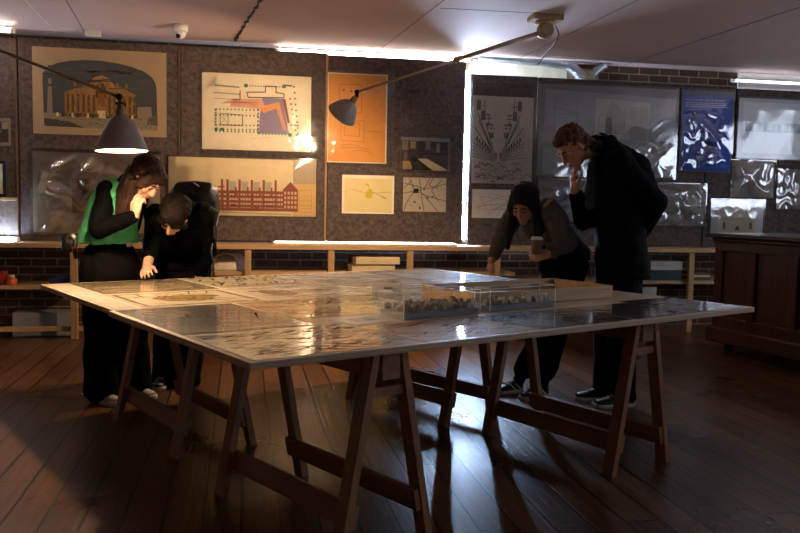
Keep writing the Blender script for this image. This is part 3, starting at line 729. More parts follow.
o = s.build('street_map', 'printg', q.to); tag(o, 'small grey beige street map with one black square', 'map')

# street perspective, tall grey-beige sheet right of the bright gap
PR = PF+.0065
q = WQ((473, 95), (533, 98), (532, 184.5), (471.5, 183), PR); s = q.sheet('#d8cbb6'); c = cpm(s, 25, 28, 270, 378)
for sx, mx_ in ((1, 0), (-1, 262)):
    fx = lambda x: mx_+sx*x
    for a, b in ((48, 215), (80, 235), (30, 240), (45, 190)): s.path(c(fx(a), b-90, fx(122), 280), '#4d4439', .008)
    for a, b, h in ((40, 45, 40), (58, 70, 55), (78, 100, 50), (92, 140, 55)): s.poly(c(fx(a), b+h, fx(a+18), b+h, fx(a+18), b, fx(a), b), '#6f665c')
    for a, b, h in ((56, 45, 42), (76, 105, 30), (90, 145, 28)): s.poly(c(fx(a), b+h, fx(a+28), b+h, fx(a+28), b, fx(a), b), '#d3c6b4')
    for a, b, h in ((70, 42, 52), (88, 100, 36), (100, 145, 20)): s.poly(c(fx(a-1), b+h, fx(a+2), b+h, fx(a+2), b, fx(a-1), b), '#a5583c'); s.poly(c(fx(a-12), b+h*.5+2, fx(a+14), b+h*.5+2, fx(a+14), b+h*.5-1, fx(a-12), b+h*.5-1), '#a5583c')
    for i in range(8): x = 40+i*11; s.path(c(fx(x), 205+i*10, fx(x+5), 190+i*9, fx(x+6), 230+i*7), '#40372e', .009)
    for i in range(5): s.path(c(fx(28), 215+i*14, fx(118), 275+i*3), '#6a5e50', .006)
    s.poly(c(fx(100), 292, fx(122), 285, fx(122), 268, fx(100), 215), '#a99c8b')
for i in range(46):
    x, y = random.uniform(35, 255), random.uniform(300, 365); r = random.uniform(5, 16)
    s.path(c(x-r, y, x-r*.4, y-r*.8, x+r*.5, y-r*.7, x+r, y), '#5d5145', .006)
for i in range(20): y = 258+i*5; w = (y-255)*.7; s.path(c(131-w, y, 131+w, y), '#b3a58f', .003)
s.poly(c(105, 372, 118, 372, 118, 366, 105, 366), '#9c4a3a')
o = s.build('street_perspective', 'print', q.to); tag(o, 'tall grey beige pencil perspective of a street, right of the bright gap', 'drawing')
film('plastic_sleeve', q.w+.06, q.h+.16, 30, 40, crease(q.w, q.h, .006, 11.2, 5, .003), lambda x, y, k: q.to(x-.03, y-.02, k+.004), 'film', o)
q = WQ((472, 188.5), (534, 191), (534, 219), (472, 217.5), PR); s = q.sheet('#cbbeab')
for i in range(22): s.line(q.w*random.uniform(.05, .9), q.h*random.uniform(.1, .9), q.w*random.uniform(.05, .95), q.h*random.uniform(.1, .9), '#988b79', .004)
o = s.build('pencil_sketch', 'print', q.to); tag(o, 'pale faint pencil sheet below the street perspective, behind the woman in grey', 'drawing')

# large cloudy sheet with a ghost of a church front, behind the man
q = WQ((539, 83), (676, 90), (675, 178), (537, 176), PR); s = q.sheet('#8f8f93'); c = cpm(s, 15, 35, 705, 498)
s.poly(c(40, 490, 700, 495, 700, 85, 45, 60), '#b0b1b5'); s.poly(c(295, 290, 565, 315, 568, 110, 295, 95), '#cfccc4')
s.poly(c(310, 270, 345, 270, 345, 180, 375, 100, 440, 165, 440, 275, 380, 275), '#bdb9b1')
s.poly(c(345, 275, 378, 278, 378, 205, 372, 190, 355, 190, 347, 205), '#7a776f'); s.path(c(310, 270, 315, 185, 372, 165, 385, 275), '#97938b', .007); s.path(c(385, 165, 398, 275, 440, 275, 445, 140), '#a19d95', .007)
s.poly(c(470, 300, 560, 310, 562, 130, 472, 135), '#b9b5aa')
for x in (90, 200): s.path(c(x, 240, x+5, 100), '#9b978f', .01)
s.path(c(80, 150, 225, 180), '#9b978f', .01); s.path(c(85, 185, 220, 180), '#9b978f', .008); s.poly(c(20, 360, 110, 350, 100, 240, 20, 260), '#9d9b97')
s.poly(c(570, 300, 700, 300, 700, 80, 570, 90), '#b2b5bb'); s.poly(c(620, 380, 660, 380, 655, 300, 630, 300), '#8e8479')
o = s.build('church_drawing', 'print', q.to); tag(o, 'large cloudy grey sheet with a faint church front, behind the man', 'drawing')
def msk(x, y): return .04+(2.2*max(0, .42-y)*max(0, x-.45)*2+.6*max(0, .25-y))
film('plastic_sleeve', q.w+.03, q.h+.03, 90, 60, crease(q.w, q.h, .075, 4.4, 4.2, .004, True, msk), lambda x, y, k: q.to(x-.01, y-.01, k+.004), 'filmw', o)

# blue exhibition poster
q = WQ((680.5, 89.5), (732.5, 92), (732, 173), (680, 171.5), PR); s = q.sheet('#6f7486'); s.rect(q.w*.02, q.h*.02, q.w*.98, q.h*.94, '#2f5cb5')
s.poly([(q.w*.3, q.h*.1), (q.w*.75, q.h*.15), (q.w*.85, q.h*.55), (q.w*.5, q.h*.72), (q.w*.25, q.h*.5)], '#264c9c'); s.poly([(q.w*.15, q.h*.58), (q.w*.3, q.h*.6), (q.w*.28, q.h*.74), (q.w*.18, q.h*.7)], '#1d3572')
s.poly([(q.w*.45, q.h*.25), (q.w*.62, q.h*.27), (q.w*.58, q.h*.42), (q.w*.44, q.h*.38)], '#16306f')
for i in range(34): x, y = random.uniform(.08, .9)*q.w, random.uniform(.04, .2)*q.h; s.poly([(x, y), (x+.02, y+.004), (x+.012, y+.018)], ('#7c93c8', '#4767ac')[i % 2])
for j, (a, b) in enumerate(((.08, .9), (.08, .86), (.08, .92))):
    xx = a*q.w
    while xx < b*q.w-.02:
        l = random.uniform(.012, .04); s.rect(xx, q.h*(.845-.022*j), xx+l, q.h*(.852-.022*j), '#cdd5e6'); xx += l+.007
o = s.build('blue_poster', 'print', q.to); tag(o, 'blue exhibition poster with white heading under crumpled plastic', 'poster')
text_mesh('heading', 'Attitude for the & Extent', .036, 'white', lambda x, y, k: q.to(q.w*.055+x, q.h*.872+y, k+.005), o, .15, q.w*.9/.437)
def msk2(x, y): return .12+1.2*max(0, .7-y)*(1.3-x)
film('plastic_sleeve', q.w+.02, q.h+.03, 44, 60, crease(q.w, q.h, .10, 21.4, 3.0, .004, True, msk2), lambda x, y, k: q.to(x-.008, y-.01, k+.008), 'film', o)

# sheets in bright crumpled plastic round the cabinet
def crumpled(name, label, cat, quad, base, amp, seed, draw=None, s0=5.5, grp=None, mat='filmw'):
    q = WQ(*quad, PR); s = q.sheet(base)
    if draw: draw(s, q)
    o = s.build(name, 'print', q.to); tag(o, label, cat, grp)
    film('plastic_sleeve', q.w+.03, q.h+.03, 44, 34, crease(q.w, q.h, amp*1.15, seed, s0*.68, .004), lambda x, y, k: q.to(x-.012, y-.012, k+.004), mat, o)
    return o
def d_band(s, q):
    s.rect(q.w*.05, q.h*.08, q.w*.98, q.h*.94, '#d2d2d0')
    s.rect(q.w*.07, q.h*.44, q.w*.98, q.h*.60, '#7e8a8a')
    for i in range(12): x = q.w*(.12+i*.05); s.rect(x, q.h*.46, x+q.w*(.02 if i % 3 else .035), q.h*.58, ('#3f4a4c', '#98a5a4', '#5b6667')[i % 3])
crumpled('facade_photograph', 'long white facade photograph with a dark window band, in creased plastic', 'photograph', ((738, 96.5), (830, 103), (830, 161), (738.5, 156.5)), '#b9b9ba', .009, 31.0, d_band, 3, None, 'filmlo')
def d_hat(s, q):
    for i in range(30): s.line(q.w*random.uniform(.35, .95), q.h*random.uniform(.2, .85), q.w*random.uniform(.35, .95), q.h*random.uniform(.2, .85), '#8f8b85', .004)
crumpled('pencil_drawing', 'small grey pencil drawing in clear plastic under the facade photograph', 'drawing', ((731.5, 160), (774, 163), (773.5, 198), (731, 197)), '#a9a39b', .045, 35.7, d_hat)
crumpled('plastic_wrapped_sheet', 'wide pale sheet in brilliantly creased plastic beside the man', 'sheet', ((655, 184), (705, 185.5), (704.5, 226), (655, 225)), '#97938f', .075, 39.1)
crumpled('plastic_wrapped_sheet', 'pale sheet in crumpled plastic right of the small pencil drawing', 'sheet', ((777.5, 169), (830, 173), (830, 211), (777, 208.5)), '#9a958e', .085, 43.9)
crumpled('plastic_wrapped_sheet', 'pale sheet in creased plastic between the man and the woman in grey', 'sheet', ((538, 180), (600, 182), (600, 222), (538, 221)), '#85898c', .07, 47.7)
def d_tpl(s, q):
    s.rect(q.w*.16, 0, q.w*.86, q.h*.88, '#cdc3a8'); s.rect(0, 0, q.w*.15, q.h*.9, '#b8b8b5'); s.rect(0, q.h*.92, q.w, q.h, '#c9c9c9')
    s.rect(q.w*.22, q.h*.06, q.w*.82, q.h*.42, '#c0b496'); s.rect(q.w*.2, q.h*.42, q.w*.84, q.h*.46, '#b3a88c'); s.rect(q.w*.23, q.h*.14, q.w*.28, q.h*.34, '#5f584a'); s.rect(q.w*.74, q.h*.14, q.w*.79, q.h*.34, '#5f584a')
    s.poly([(q.w*.46, q.h*.1), (q.w*.56, q.h*.1), (q.w*.54, q.h*.2), (q.w*.51, q.h*.24), (q.w*.48, q.h*.2)], '#4f493d')
    for i in range(24): s.rect(q.w*(.22+i*.026), q.h*.46, q.w*(.228+i*.026), q.h*.5, '#a99e83')
crumpled('facade_print', 'cream print of a low building front on the panel above the counter top', 'print', ((711, 199.5), (763, 201.5), (763, 234.5), (711, 233)), '#cdcdca', .006, 51.3, d_tpl)

# framed print and a loose photograph on the far end panel
q = WQ((-22, 160), (6.5, 161), (6.5, 197), (-22, 196.5), PF-.012)
t = thing('framed_print', 'small framed print in a black frame on a ledge at the edge of view', 'picture', ((q.x0+q.x1)/2, PF-.012, q.z0))
for cc, ss in (((q.w/2, .0125), (q.w, .025)), ((q.w/2, q.h-.0125), (q.w, .025)), ((.0125, q.h/2), (.025, q.h)), ((q.w-.0125, q.h/2), (.025, q.h))):
    pass
bm = BM()
for cx, cz, w, h in ((q.w/2, .014, q.w, .028), (q.w/2, q.h-.014, q.w, .028), (.014, q.h/2, .028, q.h-.056), (q.w-.014, q.h/2, .028, q.h-.056)): bx(bm, (cx-q.w/2, 0, cz), (w, .022, h), bev=.002)
obj('frame', bm, 'black', t)
s = Sheet(q.w-.05, q.h-.05, '#c9bda4'); s.rect(.06, .06, q.w-.11, q.h-.11, '#9a8a6b')
o = s.build('print', 'printg', lambda x, y, k: Vector((x-q.w/2+.025, -.002-k, y+.025)), t)
bm = BM(); bx(bm, ((q.x0+q.x1)/2, PF-.0135, q.z0-.017), (q.w+.16, .024, .028), bev=.002); tag(obj('picture_ledge', bm, 'batten'), 'narrow wooden ledge holding the small framed print', 'ledge')
q = WQ((-22, 117), (10.5, 118.5), (11, 146), (-22, 145)); s = q.sheet('#837a70'); s.rect(.03, .03, q.w-.03, q.h-.03, '#544c44')
for i in range(14): s.rect(q.w*random.uniform(.05, .8), q.h*random.uniform(.1, .5), q.w*random.uniform(.6, .95), q.h*random.uniform(.5, .9), ('#3a352f', '#6d645a', '#8d8478')[i % 3])
o = s.build('photograph_print', 'printg', q.to); tag(o, 'small grey photograph pinned above the framed print', 'photograph')

# ================================================================== things on the shelving
def item(name, label, cat, px0, py0, px1, py1, Y, dep, mats, ztop=None, zbot=None, grp=None, parts=None, bev=.004):
    a, b = at(px0, py0, Y), at(px1, py1, Y); z1 = a.z if ztop is None else ztop; z0 = b.z if zbot is None else zbot
    c = Vector(((a.x+b.x)/2, Y+dep/2, z0)); bm = BM(); bx(bm, (0, 0, (z1-z0)/2), (b.x-a.x, dep, z1-z0), bev=bev)
    o = obj(name, bm, mats); o.location = c; return tag(o, label, cat, grp), (b.x-a.x, dep, z1-z0)
M['greybox'] = pm('grey_card_box', '#8b8b8c', .7); M['red'] = pm('red_paint', '#a8301c', .5); M['orange'] = pm('orange_red', '#c4542a', .5)
M['bluebook'] = pm('blue_cloth', '#22305f', .7); M['creamcard'] = pm('cream_card', '#d3bd8e', .7); M['tealbox'] = pm('dark_teal_card', '#1d3a3a', .65); M['whitecard'] = pm('white_card', '#c4beb2', .7)
M['brownbook'] = pm('brown_leather', '#5d4630', .6); M['canvas'] = pm('white_canvas', '#cfc3ae', .85, bump=.3, bscale=60)
item('storage_box', 'long grey box standing on the floor behind the lowest shelf rail', 'box', 12, 313, 73, 341, 7.78, .25, 'greybox', zbot=.001)
zl = zL+.0012
item('tin', 'red tin on the lower shelf at the edge of view', 'tin', -12, 272, 4.5, 285, 7.72, .12, 'red', zbot=zl)
p = at(11, 282, 7.70)
o_ = thing('bottle', 'small orange red jar on the lower shelf beside the red tin', 'jar', (p.x, 7.72, zl))
bm = BM(); lathe(bm, [(.001, 0), (.045, 0), (.048, .01), (.048, .045), (.03, .06), (.001, .06)], seg=20); obj('body', bm, 'orange', o_)
bm = BM(); lathe(bm, [(.001, .06), (.026, .06), (.026, .085), (.001, .085)], seg=16); obj('lid', bm, 'creamcard', o_)
item('book', 'flat dark blue book on the lower shelf near the table corner', 'book', 49, 278.5, 69, 283.5, 7.66, .2, 'bluebook', zbot=zl)
zm = zM-.012+.0012
t = thing('canvas_bag', 'slumped white canvas bundle on the shelf behind the backpack', 'bag', at(228, 272, 7.75)+Vector((0, .1, 0))); t.location.z = zm
bm = BM(); R_ = []
for i in range(9):
    f = i/8; w = .185*(1-.15*f-.45*f**4); d = .11*(1-.2*f-.4*f**4)
    R_.append([(math.copysign(abs(math.cos(a))**.6, math.cos(a))*w*(1+.06*nz(a, f, 1.5, 4))+.03*f, math.copysign(abs(math.sin(a))**.6, math.sin(a))*d*(1+.1*nz(a, f, 2.2, 8)), f*.165+(.012*nz(a, f, 1.4) if i else 0)) for a in [2*PI*k/28 for k in range(28)]])
loft(bm, R_); obj('body', bm, 'canvas', t)
bm = BM(); tube(bm, [(-.12, -.10, .10), (-.10, -.115, .14), (-.02, -.09, .165), (.06, -.10, .14), (.1, -.115, .07)], .009, 8); obj('handle', bm, 'canvas', t)
o, d = item('archive_box', 'lower cream archive box with one dark end, under another', 'box', 352, 264.5, 395, 272, 7.66, .3, 'creamcard', zbot=zm, grp='cream archive boxes on the shelf')
za = o.location.z+d[2]+.0015
bm = BM(); bx(bm, (-d[0]/2-.0165, 0, d[2]/2), (.03, d[1]+.01, d[2])); obj('end_panel', bm, 'brownbook', o)
o, d = item('archive_box', 'upper cream archive box with one dark end, lying on another', 'box', 356, 257, 400, 262.5, 7.64, .3, 'creamcard', zbot=za, grp='cream archive boxes on the shelf')
bm = BM(); bx(bm, (-d[0]/2-.0165, 0, d[2]/2), (.03, d[1]+.01, d[2])); obj('end_panel', bm, 'brownbook', o)
zr = zR+.0012
o, d = item('archive_box', 'dark teal box on the shelf behind the man, under two pale ones', 'box', 645, 270.5, 682, 281, 7.66, .3, 'tealbox', zbot=zr, grp='boxes and books on the shelf behind the man')
z = o.location.z+d[2]+.0015
o, d = item('archive_box', 'middle pale box lying directly on the dark teal box', 'box', 650, 266, 682.5, 270, 7.67, .28, 'whitecard', zbot=z, grp='boxes and books on the shelf behind the man')
z = o.location.z+d[2]+.0015
item('archive_box', 'topmost pale box of the stack on the dark teal box', 'box', 649, 261.5, 683, 265.3, 7.67, .28, 'whitecard', zbot=z, grp='boxes and books on the shelf behind the man')
z = zr
for i, (a, b, h, col, lb) in enumerate(((693, 711, .03, 'brownbook', 'bottom brown book of the small stack next to the cabinet'), (694, 710, .022, 'creamcard', 'cream book in the middle of the small stack next to the cabinet'), (692, 709, .026, 'brownbook', 'top brown book of the small stack next to the cabinet'))):
    o, d = item('book', lb, 'book', a, 272, b, 280, 7.68, .24, col, ztop=z+h, zbot=z, grp='boxes and books on the shelf behind the man'); z += h+.0015
item('storage_box', 'small pale box under the shelf behind the table corner', 'box', 643, 287, 655, 332, 7.72, .2, 'whitecard', zbot=.001)

# ================================================================== sheets, models and tray on the table
TZ = BZ1+.0008
def tsheet(name, label, cat, u0, v0, u1, v1, base, draw=None, rot=0, mat='tprint', grp='laminated sheets laid out on the table', z=0):
    if name.startswith('laminated'): u0, u1, v0, v1 = u0-.008, u1+.008, v0-.008, v1+.008
    w, h = u1-u0, v1-v0; s = Sheet(w, h, base, .0008)
    if draw: draw(s, w, h)
    cu, cv = (u0+u1)/2, (v0+v1)/2; cr, sr = math.cos(math.radians(rot)), math.sin(math.radians(rot))
    def to(x, y, k):
        x, y = x-w/2, y-h/2
        return tp(cu+x*cr-y*sr, cv+x*sr+y*cr, TZ+z+k)
    o = s.build(name, mat, to); return tag(o, label, cat, grp)
def strokes(n, col, w0=.006, l=.12, box=(.05, .05, .95, .95), ang=None, seed=1):
    def f(s, w, h):
        R = random.Random(seed)
        for _ in range(n):
            x, y = w*R.uniform(box[0], box[2]), h*R.uniform(box[1], box[3]); a = R.uniform(0, PI) if ang is None else math.radians(ang+R.uniform(-14, 14)); ll = l*R.uniform(.3, 1.2)
            s.line(x, y, min(max(x+ll*math.cos(a), 0), w), min(max(y+ll*math.sin(a), 0), h), col, w0*R.uniform(.6, 1.6))
    return f
def multi(*fs):
    def f(s, w, h):
        for g in fs: g(s, w, h)
    return f
def fill(x0, y0, x1, y1, col): return lambda s, w, h: s.rect(x0*w, y0*h, x1*w, y1*h, col)
def blob(cx, cy, rx, ry, col, seed=0):
    def f(s, w, h):
        s.poly([(w*(cx+rx*math.cos(a)*(1+.35*noise.noise(Vector((math.cos(a)*1.7, math.sin(a)*1.7, seed))))), h*(cy+ry*math.sin(a)*(1+.35*noise.noise(Vector((math.cos(a)*1.7, math.sin(a)*1.7, seed+5)))))) for a in [2*PI*k/22 for k in range(22)]], col)
    return f
def frm(x0, y0, x1, y1, col, w0=.006): return lambda s, w, h: s.frame(x0*w, y0*h, x1*w, y1*h, col, w0)
def grid(nx, ny, col, w0=.004, b=(.05, .05, .95, .95)):
    def f(s, w, h):
        for i in range(nx+1): x = w*(b[0]+(b[2]-b[0])*i/nx); s.line(x, h*b[1], x, h*b[3], col, w0)
        for j in range(ny+1): y = h*(b[1]+(b[3]-b[1])*j/ny); s.line(w*b[0], y, w*b[2], y, col, w0)
    return f
# back board
tsheet('paper_strip', 'white paper strip along the left edge of the back board', 'paper', .03, 1.42, .13, 1.86, '#efe8d8')
tsheet('paper_strip', 'second white paper strip at the far left corner of the table', 'paper', .03, 1.92, .15, 2.3, '#efe8d8')
tsheet('laminated_plan', 'brownish sketch plan in a grey frame in front of the woman in green', 'plan', .16, 1.42, .78, 1.98, '#e3d5b4', multi(frm(.06, .06, .94, .94, '#8f8064', .02), blob(.5, .5, .25, .25, '#ad8e57', 2), strokes(46, '#8a6f43', .007, .14, (.2, .2, .8, .8), seed=3)))
tsheet('laminated_plan', 'grey brown plan at the far left corner under the hand of the bending person', 'plan', .17, 2.03, .80, 2.66, '#9a8a6c', multi(fill(.05, .05, .95, .95, '#a39171'), strokes(40, '#6c5e47', .01, .2, seed=5), fill(.1, .62, .4, .9, '#8a7a5c')))
tsheet('laminated_drawing', 'cream drawing with dark building silhouettes across the middle of the back board', 'drawing', .81, 1.42, 1.45, 1.98, '#e4dabf', multi(strokes(70, '#8a7857', .008, .12, ang=8, seed=7), blob(.3, .5, .16, .2, '#877455', 8), blob(.7, .55, .15, .12, '#9a8763', 9)))
tsheet('laminated_drawing', 'cream sheet with rows of black sketches near the bending person with backpack', 'drawing', .83, 2.03, 1.47, 2.66, '#ddd0ae', multi(strokes(60, '#665b48', .012, .12, ang=70, seed=11), fill(.08, .1, .9, .2, '#b5a583')))
tsheet('laminated_plan', 'pale plan with a fine grid in the middle of the back board', 'plan', 1.48, 1.42, 2.10, 1.98, '#cfc3a6', multi(grid(8, 6, '#a39678', .004), strokes(30, '#7f725a', .008, .16, seed=13)))
tsheet('laminated_plan', 'pale plan with dark blocks at the far edge of the table', 'plan', 1.50, 2.03, 2.14, 2.66, '#b9ae96', multi(*[fill(x, y, x+.12, y+.1, '#6d6350') for x, y in ((.1, .2), (.3, .6), (.55, .3), (.7, .7), (.15, .75), (.5, .1))], strokes(26, '#5b5242', .008, .14, seed=15)))
tsheet('laminated_photograph', 'grey photograph under the pointing finger of the woman in grey', 'photograph', 2.17, 1.9, 2.80, 2.66, '#7f7c78', multi(fill(.06, .06, .94, .94, '#6d6b68'), blob(.5, .5, .3, .3, '#86847f', 20), strokes(24, '#4a4846', .012, .18, seed=21)))
tsheet('laminated_photograph', 'grey photograph behind the wooden tray near the right edge', 'photograph', 2.13, 1.42, 2.80, 1.87, '#88857f', multi(fill(.05, .05, .95, .95, '#77746e'), strokes(30, '#5a5752', .01, .16, seed=22)))
# front board
tsheet('laminated_photograph', 'large dark brown photograph at the left corner of the front board', 'photograph', .02, .60, .56, 1.37, '#6f6250', multi(fill(.03, .03, .97, .97, '#66593f'), blob(.55, .5, .42, .4, '#3b3226', 23), blob(.25, .75, .2, .2, '#8a7453', 24), blob(.75, .25, .2, .22, '#211c16', 25), strokes(40, '#4e4431', .012, .16, seed=27)))
tsheet('laminated_map', 'pale map full of dark strokes at the near corner of the table', 'map', .02, .03, .66, .56, '#d9ccab', multi(strokes(150, '#8b7e5f', .009, .09, ang=20, seed=31), strokes(60, '#93825f', .012, .14, ang=-30, seed=32), fill(.03, .8, .16, .95, '#5d6166')))
tsheet('laminated_map', 'tan map crossed by a pale river beside the large dark photograph', 'map', .60, .76, 1.12, 1.37, '#bf9f6a', multi(strokes(70, '#8b6f43', .008, .14, seed=33), blob(.5, .5, .4, .1, '#d2bd90', 35), strokes(40, '#5f4e33', .006, .08, ang=15, seed=36)))
tsheet('laminated_plan', 'orange brown plan at the front edge left of the model cases', 'plan', .69, .03, 1.27, .44, '#b8854a', multi(strokes(70, '#8c6031', .008, .12, ang=30, seed=37), blob(.3, .6, .2, .2, '#cfa669', 38), fill(.6, .1, .95, .35, '#a0713d')))
tsheet('laminated_photograph', 'dark reflecting photograph at the front edge below the model cases', 'photograph', 1.30, .03, 1.88, .44, '#4d4a47', multi(fill(.03, .05, .97, .95, '#3c3a39'), blob(.4, .5, .25, .2, '#5c5854', 40), strokes(30, '#2b2a2a', .014, .14, seed=41)))
tsheet('laminated_photograph', 'dark brown photograph in front of the wooden tray', 'photograph', 1.91, .03, 2.36, .44, '#4b3a2d', multi(fill(.03, .05, .97, .95, '#3c2e25'), strokes(36, '#5f4a38', .016, .18, ang=12, seed=43)))
tsheet('laminated_photograph', 'dark brown photograph at the right corner of the table', 'photograph', 2.39, .03, 2.80, .50, '#57483d', multi(fill(.03, .05, .97, .95, '#463831'), strokes(40, '#675547', .014, .16, ang=12, seed=45)))
tsheet('laminated_plan', 'grey plan lying behind the left model case', 'plan', 1.15, .86, 1.72, 1.37, '#a99c80', multi(grid(5, 5, '#7f745d', .005), strokes(36, '#665c49', .01, .12, seed=47)))
tsheet('laminated_plan', 'grey plan lying behind the wooden tray and right model case', 'plan', 1.75, 1.16, 2.4, 1.37, '#8d877c', multi(strokes(30, '#66625a', .01, .12, seed=49)))
tsheet('caption_card', 'white caption card lying left of the left model case', 'card', .69, .50, .93, .72, '#d9d6cf', multi(fill(.25, .25, .75, .7, '#a9a6a2'), strokes(10, '#77746f', .008, .08, (.25, .3, .7, .7), 0, 50)), 6, 'printg', None)
# small standing caption
p = atz(385, 293, TZ)
u_, v_ = uvof(p)
bm = BM(); lab = Matrix.Rotation(math.radians(-8), 3, 'Z')
t = thing('caption_stand', 'small white caption standing on the table behind the left model case', 'caption', tp(u_, v_, TZ+.0015), math.radians(-10))
bm = BM(); bx(bm, (0, 0, .027), (.15, .003, .054), Matrix.Rotation(math.radians(-12), 3, 'X')); obj('card', bm, 'white', t)
bm = BM(); M['inkblue'] = pm('blue_ink', '#4a5a7c', .7)
for k in range(4): bx(bm, (.0+k*.012, -.0035, .026), (.008, .001, .013), Matrix.Rotation(math.radians(-12), 3, 'X'))
obj('lettering', bm, 'inkblue', t)

def model_case(label, u0, u1, v0, v1, H, seed, rot=0):
    R = random.Random(seed); w, d = u1-u0, v1-v0
    t = thing('model_case', label, 'display case', tp((u0+u1)/2, (v0+v1)/2, TZ), TH+math.radians(rot), 'acrylic cases with city models on the table')
    bm = BM(); bx(bm, (0, 0, .015), (w-.012, d-.012, .028), bev=.002); obj('base_plate', bm, 'modelbase', t)
    nx = int(w/.0285); ny = max(3, int(d/.03)); k = 0
    for j in range(ny):
        for i in range(nx):
            if R.random() < .12: continue
            cx, cy = -w/2+.025+(w-.05)*i/(nx-1)+R.uniform(-.005, .005), -d/2+.022+(d-.044)*j/(ny-1)
            bw, bd, bh = R.uniform(.014, .024), R.uniform(.014, .022), R.choice((.012, .015, .018, .022, .03))
            z0 = .0295
            bm = BM(); bx(bm, (cx, cy, z0+bh/2), (bw, bd, bh))
            if R.random() < .65:   # pitched roof
                rh = bw*.4; a = [bm.verts.new((cx+sx*bw/2, cy+sy*bd/2, z0+bh)) for sx, sy in ((-1, -1), (1, -1), (1, 1), (-1, 1))]; b = [bm.verts.new((cx, cy+sy*bd/2, z0+bh+rh)) for sy in (-1, 1)]
                for f in ((a[0], a[1], b[0]), (a[2], a[3], b[1]), (a[1], a[2], b[1], b[0]), (a[3], a[0], b[0], b[1]), (a[3], a[2], a[1], a[0])): bm.faces.new(f)
            else:
                bx(bm, (cx, cy, z0+bh+.004), (bw*.6, bd*.6, .008))
            obj('model_building', bm, R.choice(('modelgrey', 'modelbrown', 'modelpale', 'modelbrown', 'modelgrey')), t); k += 1
    # clear cover: thin walls with visible edges
    bm = BM(); th = .002
    for c, s in (((0, -d/2+th/2, H/2), (w, th, H)), ((0, d/2-th/2, H/2), (w, th, H)), ((-w/2+th/2, 0, H/2), (th, d-2*th, H)), ((w/2-th/2, 0, H/2), (th, d-2*th, H)), ((0, 0, H-th/2), (w-2*th, d-2*th, th))): bx(bm, (c[0], c[1], c[2]+.0005), s)
    cv = obj('acrylic_cover', bm, 'acrylic', t)
    bm = BM(); e = .0026
    for sx in (-1, 1):
        for sy in (-1, 1): bx(bm, (sx*w/2, sy*d/2, H/2+.001), (e, e, H-.002))
    for sy in (-1, 1): bx(bm, (0, sy*d/2, H), (w, e, e)); bx(bm, (sy*w/2, 0, H), (e, d, e))
    obj('cover_edges', bm, 'acredge', cv)
    return t
model_case('left acrylic case holding a brown and grey city model', .958, 1.395, .505, .69, .112, 5)
model_case('right acrylic case holding a city model, beside the wooden tray', 1.468, 1.915, .522, .628, .108, 9, 1)
# wooden tray
TRU = Vector((2.03, .9)); tw, td, thh = .95, .47, .068
t = thing('wooden_tray', 'shallow open wooden tray box behind the right model case', 'tray', tp(TRU.x, TRU.y, TZ+.0012), TH+math.radians(-4))
for c, s in (((0, -td/2+.008, thh/2), (tw, .016, thh)), ((0, td/2-.008, thh/2), (tw, .016, thh)), ((-tw/2+.008, 0, thh/2), (.016, td-.033, thh)), ((tw/2-.008, 0, thh/2), (.016, td-.033, thh))):
    bm = BM(); bx(bm, c, s, bev=.002); obj('side', bm, 'shelfx', t)
bm = BM(); bx(bm, (0, 0, .006), (tw-.034, td-.034, .01)); obj('bottom', bm, 'tealbox', t)
for k, (x, y, w, d, h, m_) in enumerate(((.1, .05, .1, .07, .012, 'whitecard'), (-.2, .0, .14, .1, .02, 'greybox'), (.3, -.05, .08, .06, .018, 'brownbook'))):
    bm = BM(); bx(bm, (0, 0, h/2), (w, d, h), bev=.002); o = obj('sample_block', bm, m_); o.location = tp(TRU.x, TRU.y, TZ+.0135)+Matrix.Rotation(TH-math.radians(4), 3, 'Z')@Vector((x, y, 0)); o.rotation_euler.z = TH+.2*k
    tag(o, ('small white sample card lying in the wooden tray', 'grey sample block lying in the wooden tray', 'brown sample block lying in the wooden tray')[k], 'sample')
